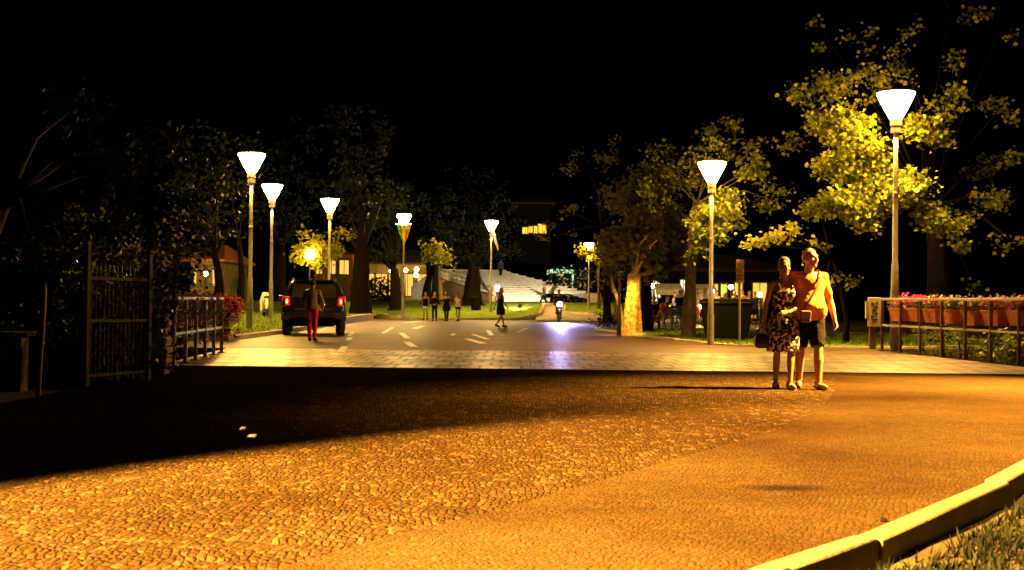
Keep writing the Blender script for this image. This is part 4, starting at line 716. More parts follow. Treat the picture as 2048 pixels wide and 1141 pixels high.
# dark trees left and centre
DT = [
 ('broad dark trunked tree whose crown hides the left half of the monument', 945, 608, 78, .62, [(930, 490, 66, 500), (900, 430, 70, 420), (960, 440, 70, 420), (1000, 500, 30, 160), (985, 470, 40, 200), (900, 500, 44, 260), (950, 525, 30, 180), (870, 470, 40, 220), (1010, 440, 50, 220), (945, 380, 90, 400), (1040, 500, 22, 60)]),
 ('thick straight dark trunk right of the orange house', 722, 634, 64, .58, [(725, 330, 80, 420), (690, 380, 50, 260), (770, 380, 50, 260), (720, 420, 40, 200), (720, 260, 90, 300)]),
 ('dark tree with hanging leaves left of the cloth wrapped lamp', 792, 618, 70, .36, [(760, 470, 34, 220), (775, 440, 44, 260), (800, 400, 44, 200), (748, 500, 22, 110), (765, 510, 22, 110), (800, 500, 14, 60), (745, 430, 36, 160), (835, 420, 40, 120)]),
 ('slender dark tree behind the leftmost girl with yellow lit leaves', 853, 606, 76, .30, [(868, 512, 16, 130), (885, 514, 15, 150), (893, 524, 9, 60), (858, 524, 14, 90), (848, 500, 18, 100), (872, 498, 14, 90)]),
 ('second slender dark trunk behind the girl in black', 870, 606, 75, .24, [(872, 470, 40, 200), (880, 420, 60, 200)]),
 ('forked dark tree leaning right in front of the yellow house', 438, 600, 46, .20, [(380, 400, 70, 300), (440, 380, 70, 260), (400, 470, 44, 200), (360, 500, 24, 90), (460, 450, 40, 140), (415, 300, 90, 260)]),
 ('dark tree behind the second street lamp', 560, 600, 66, .36, [(560, 420, 60, 260), (600, 380, 60, 260), (520, 400, 60, 220), (590, 450, 44, 220), (560, 300, 90, 200)]),
 ('dark tree standing left of the tallest left lamp', 482, 600, 60, .17, [(470, 380, 60, 220), (430, 330, 60, 200), (500, 330, 60, 200)]),
]
for i, (lab, u, v, d, tr, bls) in enumerate(DT):
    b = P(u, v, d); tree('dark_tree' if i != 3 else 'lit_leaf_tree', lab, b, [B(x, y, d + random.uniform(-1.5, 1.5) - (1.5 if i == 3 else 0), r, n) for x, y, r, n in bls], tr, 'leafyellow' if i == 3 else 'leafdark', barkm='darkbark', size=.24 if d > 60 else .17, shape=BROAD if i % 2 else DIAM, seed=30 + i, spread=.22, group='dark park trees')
# lantern tree
tree('lantern_tree', 'small tree of yellow lit leaves round the lantern behind the car', (P(648, 590, 64).x, 64.5, .3), [B(610, 500, 61.6, 15, 110), B(600, 518, 62, 13, 80), B(630, 492, 62, 14, 100), B(645, 505, 62.5, 16, 120), B(660, 515, 63, 14, 90), B(640, 528, 62, 12, 70), B(598, 500, 63, 14, 70), B(670, 490, 63, 20, 90), B(625, 470, 63, 22, 90), B(680, 470, 63, 20, 80)], .16, 'leafyellow', .26, seed=50, fork=2.4, spread=.2)
# near dark trees at far left
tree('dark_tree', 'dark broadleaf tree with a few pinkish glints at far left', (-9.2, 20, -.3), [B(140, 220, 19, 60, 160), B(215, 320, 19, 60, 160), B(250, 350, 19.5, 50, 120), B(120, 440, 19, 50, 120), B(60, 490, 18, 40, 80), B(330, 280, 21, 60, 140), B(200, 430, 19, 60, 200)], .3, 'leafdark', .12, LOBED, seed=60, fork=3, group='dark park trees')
# palm like plant over the gate
b = Vector((P(262, 560, 19).x, 19, -.3)); t = thing('spiky_palm', 'spiky palm fronds above the iron gate', 'palm', b)
mb = MB(); mb.tube([(0, 0, -.1), (.03, 0, .8), (0, 0, 1.75)], [.14, .12, .13], 10); mb.build('trunk', M['bark'], t, 50); mb = MB(); g = random.Random(9)
for k in range(70):
    a = g.uniform(0, 6.28); e = g.uniform(-.2, 1.3); L = g.uniform(.5, .95); dv = Vector((math.cos(a) * math.cos(e), math.sin(a) * math.cos(e), math.sin(e))); s = dv.cross(Vector((0, 0, 1))).normalized() * .028; p0 = Vector((0, 0, 1.75)); p1 = p0 + dv * L * .6; p2 = p0 + dv * L - Vector((0, 0, .12 * L))
    mb.add([p0 - s * .5, p0 + s * .5, p1 + s, p2, p1 - s], [(0, 1, 2, 4), (4, 2, 3)])
mb.build('fronds', M['palm'], t)
# ivy hedge behind the gate and bushes
d = (gB - gA).normalized(); bb = (gA + gB) / 2 + Vector((-.1, .75, 0))
shrub('ivy_hedge', 'dark glossy ivy hedge glinting behind the iron gate', bb, [((x, random.uniform(-.1, .1), z), (.26, .2, .24), 130) for x in (-.65, -.4, -.15, .1, .35) for z in (.3, .6, .9, 1.2)], ['ivy', 'leafdark'], .07, seed=70, group='bushes', cat='hedge')
shrub('flowering_bush', 'bush with small pale flowers above the gate', bb + Vector((.0, 1.6, 0)), [((x, 0, z), (.4, .3, .3), 110) for x in (-1.2, -.7, -.2, .2) for z in (1.3, 1.7, 2.1)], ['leafdark', 'leafdark', 'ivy', 'petalwhite'], .07, seed=71, group='bushes')
b = P(1222, 660, 46); shrub('round_bush', 'round low dark red bush on the kerb corner left of the pale trunk', (b.x, 46, .05), [((-.25, 0, .3), (.42, .4, .3), 420), ((.25, .1, .35), (.42, .4, .3), 420)], ['leafdark', 'bark'], .07, seed=72, group='bushes')
b = P(1190, 590, 96); shrub('oleander_hedge', 'dark hedge with pale pink blossoms right of the monument', (b.x, 94, 1.0), [((x, 0, z), (.9, .7, .7), 160) for x in (-3, -1.8, -.6, .6, 1.8, 3.0) for z in (.7, 1.5, 2.1)], ['leafdark', 'leafdark', 'leafdark', 'petalwhite'], .2, seed=73, group='bushes', spread=.25)
b = P(748, 600, 80); shrub('clipped_bush', 'wide dark bush right of the thick straight trunk', (b.x, 82, .6), [((x, 0, z), (.7, .6, .5), 120) for x in (-.8, 0, .8) for z in (.5, 1.1, 1.5)], ['leafdark'], .2, seed=74, group='bushes', spread=.2)
shrub('garden_hedge', 'tall black hedge closing the view at far left', (-12.5, 27, -.4), [((x, 0, z), (.9, .5, .6), 420) for x in (-4.5, -3.4, -2.3, -1.2, 0, 1.2, 2.3, 3.4, 4.3) for z in (.3, .9, 1.5, 2.1)], ['leafdark'], .16, seed=75, group='bushes', spread=.2, cat='hedge')
for i, (u, lab) in enumerate([(1785, 'tuft of long bright leaves below the first right planters'), (1826, 'drooping grassy plant under the second and third right planter'), (1868, 'feathery low plant below the middle right planters'), (1920, 'round leafy plant behind the right railing at its base'), (1975, 'dark bushy plant behind the right railing near the frame edge')]):
    q = G(u, 716, -.2); q = Vector((XA(u, 27.6 - i * .9) + .9, 28.2 - i * .9, -.55)); shrub('railing_plant', lab, q, [((random.uniform(-.2, .2), 0, z), (.38, .3, .3), 160) for z in (.35, .7, 1.0 if i < 3 else .8)], ['plant', 'leaf'], .10, SLIM if i < 3 else BROAD, seed=80 + i, group='plants behind the right railing')
for i, (u, v, d, lab) in enumerate([(340, 600, 28, 'dark purple leaved bush behind the left railing'), (395, 590, 30, 'purple flowering bush left of the stone urn')]):
    b = P(u, v, d); shrub('purple_bush', lab, (b.x, d, -.2), [((x, 0, z), (.5, .4, .35), 160) for x in (-.5, .2, .7) for z in (.5, .95)], ['leafdark', 'petalpurple'], .08, seed=90 + i, group='bushes')
# ------------------------------------------------------------------ people
def remeshed(mb, voxel, noise=0.0, nscale=9.0, smooth=2):
    me = mb.fixed('tmp'); o = bpy.data.objects.new('tmp', me); C.objects.link(o)
    md = o.modifiers.new('r', 'REMESH'); md.mode = 'VOXEL'; md.voxel_size = voxel
    sm = o.modifiers.new('s', 'SMOOTH'); sm.factor = .5; sm.iterations = smooth
    dg = bpy.context.evaluated_depsgraph_get(); out = bpy.data.meshes.new_from_object(o.evaluated_get(dg))
    bpy.data.objects.remove(o); bpy.data.meshes.remove(me)
    if noise:
        for v in out.vertices:
            n = mnoise.noise(v.co * nscale) + .5 * mnoise.noise(v.co * nscale * 2.3 + Vector((3, 1, 2))); v.co += v.normal * noise * n
    out.polygons.foreach_set('use_smooth', [True] * len(out.polygons)); return out
def V(*a): return Vector(a)
BASE = dict(pel=V(0, 0, .93), chest=V(0, 0, 1.27), neck=V(0, 0, 1.46), head=V(0, -.012, 1.63),
            hL=V(.085, 0, .90), kL=V(.095, -.015, .49), aL=V(.095, .015, .085), tL=V(.03, -.17, -.055),
            hR=V(-.085, 0, .90), kR=V(-.095, -.015, .49), aR=V(-.095, .015, .085), tR=V(-.03, -.17, -.055),
            sL=V(.175, 0, 1.405), eL=V(.235, .02, 1.13), wL=V(.25, -.03, .885), sR=V(-.175, 0, 1.405), eR=V(-.235, .02, 1.13), wR=V(-.25, -.03, .885))
def ell(c, rx, ry, n=20, ax=None, ay=None):
    ax = ax or V(1, 0, 0); ay = ay or V(0, 1, 0); return [c + ax * rx * math.cos(2 * math.pi * k / n) + ay * ry * math.sin(2 * math.pi * k / n) for k in range(n)]
def spine(j, f):   # f 0 pelvis .. 1 neck
    p, c, n = j['pel'], j['chest'], j['neck']; return p.lerp(c, f / .64) if f < .64 else c.lerp(n, (f - .64) / .36)
def torso_rings(j, pr, grow=0.0, f0=-.12, f1=1.0, flare=0.0):
    fs = [-.12, -.02, .10, .28, .45, .62, .76, .88, .96, 1.0]
    rx = [.15, .178, .172, .143, .145, .165, .178, .168, .11, .06]; ry = [.10, .125, .122, .103, .107, .118, .112, .09, .065, .055]
    sh = (j['sL'] - j['sR']).normalized(); hp = (j['hL'] - j['hR']).normalized(); out = []
    def at(f):
        for i in range(len(fs) - 1):
            if fs[i] <= f <= fs[i + 1]:
                t = (f - fs[i]) / (fs[i + 1] - fs[i]); return rx[i] + (rx[i + 1] - rx[i]) * t, ry[i] + (ry[i + 1] - ry[i]) * t
        return (rx[0], ry[0]) if f < fs[0] else (rx[-1], ry[-1])
    k = 14
    for i in range(k + 1):
        f = f0 + (f1 - f0) * i / k; a, b_ = at(f); c = spine(j, max(f, -.12)) if f >= 0 else j['pel'] + (j['pel'] - j['chest']) * (-f / .64)
        ax = hp.lerp(sh, max(0, min(1, f))); bel = pr.get('belly', 0) * math.exp(-((f - .25) / .22) ** 2); wd = pr.get('wide', 1)
        bust = pr.get('bust', 0) * math.exp(-((f - .66) / .1) ** 2)
        tz = (j['chest'] - j['pel']).normalized(); ay = tz.cross(ax).normalized(); ax = ay.cross(tz).normalized()
        c = c - ay * (bel + bust) * .5; g2 = grow + flare * max(0, (.4 - f)); out.append(ell(c, a * wd + g2 + bel * .25, b_ * wd + g2 + (bel + bust) * .5, 22, ax, ay))
    return out
def limb(mb, a, b, c, r, grow=0.0, t1=2.0, n=12):
    # a-b-c with radii r=(ra, rmid1, rb, rmid2, rc); t1 = how far along (0..2)
    pts = [a, a.lerp(b, .45), b, b.lerp(c, .32), b.lerp(c, .7), c]; tt = [0, .45, 1, 1.32, 1.7, 2]; rad = list(r); P_, R_ = [], []
    for i in range(6):
        if tt[i] <= t1 + 1e-6: P_.append(pts[i]); R_.append(rad[i] + grow)
        else:
            f = (t1 - tt[i - 1]) / (tt[i] - tt[i - 1]); P_.append(pts[i - 1].lerp(pts[i], f)); R_.append(rad[i - 1] + (rad[i] - rad[i - 1]) * f + grow); break
    mb.tube(P_, R_, n, True, t1 >= 2)
ARM = (.052, .046, .037, .04, .032, .026); LEG = (.086, .076, .053, .057, .043, .036)
def hand(mb, w, d, palm_n, side, curl=.5, s=1.0):
    d = d.normalized(); x = d.cross(palm_n).normalized(); pn = x.cross(d).normalized()
    mb.tube([w, w + d * .03 * s, w + d * .085 * s], [.024 * s, .03 * s, .036 * s], 10, True, True, .6)
    for k, (o, L) in enumerate([(-.027, .068), (-.009, .078), (.009, .073), (.026, .058)]):
        b0 = w + d * .085 * s + x * o * s; q = curl * (1 + .1 * k); p = b0; pts = [p - d * .02 * s, p]; a = 0
        for seg in (.42, .32, .26):
            a += q; p = p + (d * math.cos(a) + pn * math.sin(a)) * L * seg * s; pts.append(p)
        mb.tube(pts, [.0095 * s, .0092 * s, .0085 * s, .008 * s, .0068 * s], 7, True, True)
    b0 = w + d * .03 * s - x * .03 * s * side; e = (d * .75 - x * .6 * side + pn * .25).normalized()
    mb.tube([w + d * .02 * s - x * .012 * s * side, b0 + e * .02 * s, b0 + e * .045 * s, b0 + e * .065 * s + d * .01 * s], [.014 * s, .0125 * s, .0105 * s, .008 * s], 7, True, True)
def head_frame(j, yaw, pitch, roll=0): return Matrix.Rotation(yaw, 3, 'Z') @ Matrix.Rotation(roll, 3, 'Y') @ Matrix.Rotation(pitch, 3, 'X')
HR = [(-.118, .022, .026, -.05), (-.10, .042, .048, -.034), (-.065, .058, .072, -.014), (-.02, .069, .09, 0), (.03, .075, .098, .003), (.07, .07, .09, .006), (.1, .05, .066, .008), (.116, .02, .03, .008)]
def person(label, loc, rz=0.0, H=1.7, pose=None, cl=(), skin='skin', hair='hairbrown', hstyle='short', vox=.016, yaw=0, pitch=0, roll=0, pr=None, group='people strolling and sitting in the park', shoes='black', handdir=None, name='person', cat='person'):
    pr = pr or {}; j = {k: v.copy() for k, v in BASE.items()}
    for k, v in (pose or {}).items(): j[k] = Vector(v)
    s = H / 1.75; t = thing(name, label, cat, loc, rz, group); t.scale = (s, s, s)
    hm = head_frame(j, yaw, pitch, roll); hc = j['head']; aw = pr.get('arm', 1); lw = pr.get('leg', 1)
    mb = MB(); mb.rings(torso_rings(j, pr))
    mb.tube([j['neck'] - V(0, 0, .05), j['neck'].lerp(hc, .45), hc + V(0, .01, -.05)], [.066, .053, .052], 14)
    mb.rings([[hc + hm @ (V(rx * math.cos(a), ry * math.sin(a) + yo, z)) for a in [2 * math.pi * k / 20 for k in range(20)]] for z, rx, ry, yo in HR])
    mb.tube([hc + hm @ V(0, -.092, .015), hc + hm @ V(0, -.108, -.012), hc + hm @ V(0, -.117, -.032), hc + hm @ V(0, -.09, -.042)], [.008, .011, .015, .009], 8)   # nose
    for q in (-1, 1):
        mb.ball(hc + hm @ V(.076 * q, .012, -.005), (.012, .02, .032), 8, 6, hm); mb.tube([hc + hm @ V(.012 * q, -.092, .026), hc + hm @ V(.045 * q, -.085, .028)], .009, 6)
        mb.ball(hc + hm @ V(.036 * q, -.07, -.03), (.025, .02, .022), 8, 6)
    mb.tube([hc + hm @ V(-.024, -.083, -.062), hc + hm @ V(0, -.094, -.06), hc + hm @ V(.024, -.083, -.062)], .009, 6)
    for S, q in (('L', 1), ('R', -1)):
        a, b, c = j['s' + S], j['e' + S], j['w' + S]; limb(mb, a, b, c, [x * aw for x in ARM]); mb.ball(a, .058 * aw)
        mb.tube([j['neck'] - V(0, 0, .03), a + V(0, 0, .01)], [.05, .05], 10)
        hd = (handdir or {}).get(S); dd = Vector(hd[0]) if hd else (c - b).normalized() * .8 + V(0, 0, -.2); pn = Vector(hd[1]) if hd else V(-q, -.1, 0)
        hand(mb, c, dd, pn, q if True else 1, .35)
        a, b, c = j['h' + S], j['k' + S], j['a' + S]; limb(mb, a + V(0, 0, .02), b, c, [x * lw for x in LEG], n=14)
        td = j['t' + S]; f = td.normalized(); h0 = c - f * .06 + V(0, 0, -.035); mb.tube([h0, c + f * .05 + V(0, 0, -.03), c + td * .75 + V(0, 0, -.01), c + td + V(0, 0, .003)], [.036, .042, .040, .026], 10, True, True, .75)
    me = remeshed(mb, vox); nv = len(me.polygons); mi = np.zeros(nv, np.int32); inv = hm.transposed()
    for p in me.polygons:
        q = inv @ (p.center - hc)
        if q.y < -.05 and abs(q.z) < .16:
            if abs(abs(q.x) - .033) < .016 and abs(q.z - .008) < .0085: mi[p.index] = 1
            elif abs(abs(q.x) - .034) < .022 and abs(q.z - .034) < .006: mi[p.index] = 3
            elif abs(q.x) < .027 and abs(q.z + .062) < .010 and q.y < -.078: mi[p.index] = 2
    me.polygons.foreach_set('material_index', mi); link('body', me, [M[skin], M['eye'], M['lip'], M[hair]], t)
    # hair
    if hstyle:
        mb = MB(); rows = []
        hl = {'short': -.045, 'bald': -.02, 'long': -.05, 'bun': -.04, 'cap': .03}[hstyle]; th = {'short': .013, 'bald': .011, 'long': .016, 'bun': .012, 'cap': .015}[hstyle]
        for z in [hl + (.128 - hl) * i / 7 for i in range(8)]:
            rx = np.interp(z, [r[0] for r in HR], [r[1] for r in HR]); ry = np.interp(z, [r[0] for r in HR], [r[2] for r in HR])
            if z > .105: rx, ry = rx * .9, ry * .9
            fr = -.07 + (.12 if z < .045 else (.12 * (.085 - z) / .04 if z < .085 else 0)) if hstyle != 'cap' else -.2
            row = []
            for k in range(24):
                a = 2 * math.pi * k / 24; x, y = (rx + th) * math.cos(a), (ry + th) * math.sin(a) + .006
                if y < fr: y = fr
                row.append(hc + hm @ V(x, y, z + (th if z > .1 else 0)))
            rows.append(row)
        mb.rings(rows)
        if hstyle == 'long': mb.tube([hc + hm @ V(0, .06, .04), hc + hm @ V(0, .085, -.08), hc + hm @ V(0, .085, -.2), hc + hm @ V(0, .075, -.34)], [.07, .085, .08, .045], 12, True, True, .55)
        if hstyle == 'bun': mb.ball(hc + hm @ V(0, .115, .03), (.04, .035, .04))
        if hstyle == 'cap': mb.box(hc + hm @ V(0, -.13, .045), (.13, .1, .012), hm)
        link('cap' if hstyle == 'cap' else 'hair', remeshed(mb, max(.008, vox * .8), .006, 22), M[hair], t)
    nz = pr.get('fold', .006)
    for c in cl:
        k = c[0]; m = c[1]; g = c[2] if len(c) > 2 else None; mb = MB()
        if k in ('tee', 'tank', 'jacket'):
            f0 = {'tee': -.14, 'tank': .02, 'jacket': -.2}[k] if g is None else g
            mb.rings(torso_rings(j, pr, .016, f0, .93 if k != 'tank' else .80, .05 if k == 'tee' else .03))
            for S in 'LR':
                a = j['s' + S]
                if k != 'tank': limb(mb, a.lerp(j['neck'], .25), j['e' + S], j['w' + S], [x * aw for x in ARM], .02 if k == 'tee' else .013, .82 if k == 'tee' else 1.9); mb.ball(a, .062 * aw)
                else: mb.tube([spine(j, .78) + (a - j['neck']) * .55 + V(0, -.09, 0), spine(j, .97) + (a - j['neck']) * .5 + V(0, -.03, .03), spine(j, .78) + (a - j['neck']) * .55 + V(0, .09, 0)], .017, 6)
        elif k in ('pants', 'shorts', 'hotpants'):
            mb.rings(torso_rings(j, pr, .014, -.13, .12)); te = {'pants': 1.93, 'shorts': .92, 'hotpants': .42}[k]
            for S in 'LR': limb(mb, j['h' + S] + V(0, 0, .02), j['k' + S], j['a' + S], [x * lw for x in LEG], .014 if k != 'shorts' else .028, te, 14)
        elif k == 'dress':
            mb.rings(torso_rings(j, pr, .013, .0, .72)); hz = g or .50; c0 = spine(j, .22); cb = (j['kL'] + j['kR']) / 2 + V(0, .02, 0); rr_ = []
            hem = MB()
            for i in range(9):
                f = i / 8; z = c0.z + (hz - c0.z) * f; cc = V(c0.x + (cb.x - c0.x) * f, c0.y + (cb.y - c0.y) * f, z); R0 = .155 + .065 * f ** 1.2 + .03 * math.sin(math.pi * f); row = []
                for q in range(28):
                    a = 2 * math.pi * q / 28; w = 1 + .055 * f * math.sin(a * 7 + 1) + .03 * f * math.sin(a * 4); row.append(cc + V(R0 * 1.02 * w * math.cos(a), R0 * .82 * w * math.sin(a), 0))
                rr_.append(row)
            mb.rings(rr_)
            for S in 'LR':
                a = j['s' + S]; mb.tube([spine(j, .70) + (a - j['neck']) * .5 + V(0, -.115, 0), spine(j, .86) + (a - j['neck']) * .52 + V(0, -.085, .02), spine(j, .97) + (a - j['neck']) * .55 + V(0, -.02, .035), spine(j, .7) + (a - j['neck']) * .5 + V(0, .1, 0)], .02, 6)
        nm = {'tee': 'shirt', 'tank': 'top', 'jacket': 'jacket', 'pants': 'trousers', 'shorts': 'shorts', 'hotpants': 'shorts', 'dress': 'dress'}[k]
        link(nm, remeshed(mb, max(.010, vox), nz, 11), M[m], t)
    if shoes:
        for S in 'LR':
            c = j['a' + S]; td = j['t' + S]; f = td.normalized(); mb = MB()
            if shoes in ('sandal', 'tan'):
                dn = V(0, 0, -.062) ; x = f.cross(V(0, 0, 1)).normalized()
                mb.rings([[c + dn + V(0, 0, z) + f * fy + x * wx for fy, wx in [(-.10, -.025), (-.10, .025), (0, .038), (.1, .047), (.17, .035), (.2, 0), (.17, -.035), (.1, -.047), (0, -.038)]] for z in (-.015, .008)])
                for fy, h, w in ((.12, .052, .046), (.06, .066, .044)): mb.tube([c + dn + f * fy - x * w, c + dn + f * fy * .95 - x * w * .6 + V(0, 0, h), c + dn + f * fy * .95 + x * w * .6 + V(0, 0, h), c + dn + f * fy + x * w], .010, 6)
                mb.tube([c - x * .045 + V(0, 0, .0) - f * .02, c + f * .045 + V(0, 0, .012), c + x * .045 - f * .02, c - f * .055, c - x * .045 - f * .02], .008, 6); link('sandal', mb.fixed('sandal'), M[shoes], t)
            else:
                mb.tube([c - f * .065 + V(0, 0, -.038), c + f * .05 + V(0, 0, -.034), c + td * .75 + V(0, 0, -.012), c + td * 1.06], [.043, .048, .046, .03], 12, True, True, .8); mb.tube([c + V(0, 0, -.03), c + V(0, 0, .03)], [.046, .044], 10); link('shoe', remeshed(mb, max(.008, vox * .8)), M[shoes], t)
    return t
def at(u, v, d=None, z=0.0):
    if d is None: p = G(u, v, z); return (p.x, p.y, z)
    p = P(u, v, d); return (p.x, d, p.z)
def walk(st=.3, lift=.05, lead='L', arms=True, swing=.18):
    o = 'R' if lead == 'L' else 'L'; q = 1 if lead == 'L' else -1
    d = {'k' + lead: (.08 * q, -st * .62, .50), 'a' + lead: (.075 * q, -st, .09), 't' + lead: (.02 * q, -.17, -.04), 'k' + o: (-.085 * q, -.02, .49), 'a' + o: (-.08 * q, st * .75, .115), 't' + o: (-.02 * q, -.155, -.085), 'pel': (0, -.02, .92), 'chest': (0, -.05, 1.26), 'neck': (0, -.06, 1.45), 'head': (0, -.085, 1.62), 'hL': (.085, -.02, .89), 'hR': (-.085, -.02, .89), 'sL': (.175, -.05, 1.395), 'sR': (-.175, -.05, 1.395)}
    if arms: d['e' + lead] = (.23 * q, .06, 1.12); d['w' + lead] = (.24 * q, .06 + swing * .5, .89); d['e' + o] = (-.235 * q, -.08, 1.13); d['w' + o] = (-.225 * q, -.08 - swing, .92)
    return d
def sit(lean=.0, spread=.1, arms='knee'):
    d = {'pel': (0, .05, .52), 'chest': (0, .06 - lean, .86), 'neck': (0, .05 - lean * 1.5, 1.05), 'head': (0, .02 - lean * 1.8, 1.22), 'hL': (.09, .03, .50), 'hR': (-.09, .03, .50), 'kL': (spread, -.40, .50), 'aL': (spread, -.42, .085), 'kR': (-spread, -.40, .50), 'aR': (-spread, -.38, .085), 'sL': (.175, .05 - lean, 1.0), 'sR': (-.175, .05 - lean, 1.0), 'eL': (.235, -.02 - lean, .73), 'eR': (-.235, -.02 - lean, .73), 'wL': (.12, -.26 - lean * .3, .60), 'wR': (-.12, -.26 - lean * .3, .60)}
    return d
# --- the couple walking towards the camera
wl_ = at(1566, 777.5); S0 = FPX / wl_[1]
wz = R(4)
pw = {'pel': (0, 0, .93), 'chest': (-.0, -.01, 1.27), 'neck': (0, -.015, 1.45), 'head': (-.005, -.03, 1.625), 'hL': (.085, 0, .90), 'hR': (-.085, 0, .90),
      'kL': (.065, -.13, .50), 'aL': (.035, -.20, .085), 'tL': (.015, -.165, -.05), 'kR': (-.085, .0, .49), 'aR': (-.075, .10, .10), 'tR': (-.03, -.16, -.07),
      'sL': (.165, -.01, 1.395), 'eL': (.22, -.06, 1.10), 'wL': (.0, -.19, 1.02), 'sR': (-.165, 0, 1.39), 'eR': (-.235, .03, 1.12), 'wR': (-.27, -.02, .88)}
person('woman in a sleeveless dark and white patterned dress walking beside a man', wl_, wz, 1.66, pw, [('dress', 'dress', .50)], 'skin', 'hairbrown', 'short', .0075, R(4), R(-3), 0, {'wide': .90, 'bust': .03, 'arm': .88, 'leg': .88, 'fold': .007}, None, 'tan', {'L': ((-1, -.25, -.12), (0, .3, -1))})
ml_ = at(1619, 778.5)
pm = {'pel': (0, 0, .94), 'chest': (.01, 0, 1.27), 'neck': (.0, -.02, 1.46), 'head': (.01, -.045, 1.63), 'hL': (.09, 0, .91), 'hR': (-.09, 0, .91),
      'kL': (.085, -.15, .50), 'aL': (.075, -.20, .085), 'tL': (.04, -.18, -.05), 'kR': (-.10, .0, .49), 'aR': (-.085, .09, .10), 'tR': (-.04, -.165, -.07),
      'sL': (.20, .0, 1.405), 'eL': (.285, .02, 1.12), 'wL': (.32, -.06, .87), 'sR': (-.19, .02, 1.41), 'eR': (-.29, .16, 1.18), 'wR': (-.37, .17, 1.30)}
person('grey haired man in orange shirt and dark shorts, arm round the woman', (ml_[0], ml_[1] + .1, 0), wz, 1.77, pm, [('tee', 'tee', -.16), ('shorts', 'darkcloth')], 'skin', 'hairgrey', 'bald', .0075, R(28), R(-12), R(3), {'wide': 1.08, 'belly': .085, 'arm': 1.12, 'leg': 1.08, 'fold': .009}, None, 'sandal', {'R': ((-.5, -.5, .1), (0, -.3, -1))})
# his cross body bag
b = Vector((ml_[0], ml_[1] + .1, 0)); s = 1.77 / 1.75; t = thing('shoulder_bag', 'small tan bag on a diagonal strap at the man\'s hip', 'bag', b, wz); t.scale = (s, s, s)
mb = MB(); mb.box((-.10, -.21, .91), (.13, .06, .15)); mb.build('pouch', M['strap'], t, bevel=.02); mb = MB(); mb.box((-.10, -.243, .935), (.12, .010, .09)); mb.build('flap', M['wood'], t, bevel=.01)
mb = MB(); mb.tube([(-.13, -.20, .98), (-.06, -.208, 1.10), (.03, -.20, 1.24), (.10, -.165, 1.38), (.135, -.06, 1.47), (.12, .06, 1.45)], .016, 6, flat=.35); mb.build('strap', M['strap'], t)
# her dark hand bag
b = Vector(wl_); t = thing('hand_bag', 'dark leather bag hanging from the woman\'s right hand', 'bag', b, wz); s = 1.66 / 1.75; t.scale = (s, s, s)
mb = MB(); mb.rings([[(-.30 - x, -.03 - y, z), (-.30 + x, -.03 - y, z), (-.30 + x, -.03 + y, z), (-.30 - x, -.03 + y, z)] for x, y, z in [(.07, .04, .54), (.10, .06, .58), (.10, .05, .68), (.06, .025, .73)]]); mb.build('pouch', M['leather'], t, bevel=.02)
mb = MB(); mb.tube([(-.38, -.03, .72), (-.34, -.035, .80), (-.28, -.035, .83), (-.24, -.03, .80), (-.21, -.03, .72)], .009, 6); mb.build('handle', M['leather'], t)
# person in red trousers, seen from behind
rp = {'chest': (.0, -.01, 1.26), 'head': (.0, -.02, 1.62), 'sL': (.185, 0, 1.39), 'sR': (-.185, 0, 1.39), 'eL': (.285, .02, 1.13), 'wL': (.24, -.13, .94), 'eR': (-.285, .02, 1.13), 'wR': (-.26, -.13, .93), 'kL': (.075, -.02, .49), 'aL': (.055, .06, .085), 'kR': (-.07, -.05, .49), 'aR': (-.055, -.08, .085)}
person('person in a taupe top and red trousers standing behind the black car', at(624, 683), R(180), 1.58, rp, [('jacket', 'greycloth', -.06), ('pants', 'redcloth')], 'skin', 'hairblack', 'short', .012, 0, R(4), 0, {'wide': .98, 'fold': .006}, None)
# the four girls and the dark walker
for i, (u, v, H, cl, hr, lab, ps, ya) in enumerate([
  (851, 641, 1.50, [('tank', 'darkcloth', -.08), ('hotpants', 'bluecloth')], 'hairbrown', 'girl in a black top and pale shorts, leftmost of the four girls', walk(.2, lead='R'), 0),
  (869, 643, 1.47, [('jacket', 'darkcloth'), ('pants', 'darkcloth')], 'hairbrown', 'girl in all black standing second from the left of the four girls', {'eL': (.21, .02, 1.15), 'wL': (.08, -.17, 1.06), 'eR': (-.21, .02, 1.15), 'wR': (-.08, -.17, 1.03)}, .2),
  (893, 643, 1.53, [('dress', 'darkcloth', .62), ('pants', 'darkcloth')], 'hairbrown', 'girl with long hair in a black tunic, third of the four girls', walk(.12, lead='L'), -.2),
  (916, 643, 1.50, [('tank', 'whitecloth', -.10), ('hotpants', 'darkcloth')], 'hairbrown', 'girl in a white top and dark shorts, rightmost of the four girls', {**walk(.16, lead='R'), 'aR': (-.01, -.12, .09), 'aL': (.03, .06, .1)}, .3)]):
    person(lab, at(u, v), R(random.uniform(-12, 12)), H, ps, cl, 'skin', hr, 'long', .016, ya, 0, 0, {'wide': .88, 'arm': .85, 'leg': .88}, 'girls crossing the road')
person('woman in a black knee length dress striding across the junction', at(999, 655), R(62), 1.58, {**walk(.26, lead='R')}, [('dress', 'darkcloth', .56)], 'skin', 'hairblack', 'long', .014, 0, R(6), 0, {'wide': 1.0, 'arm': .95}, 'people strolling and sitting in the park')
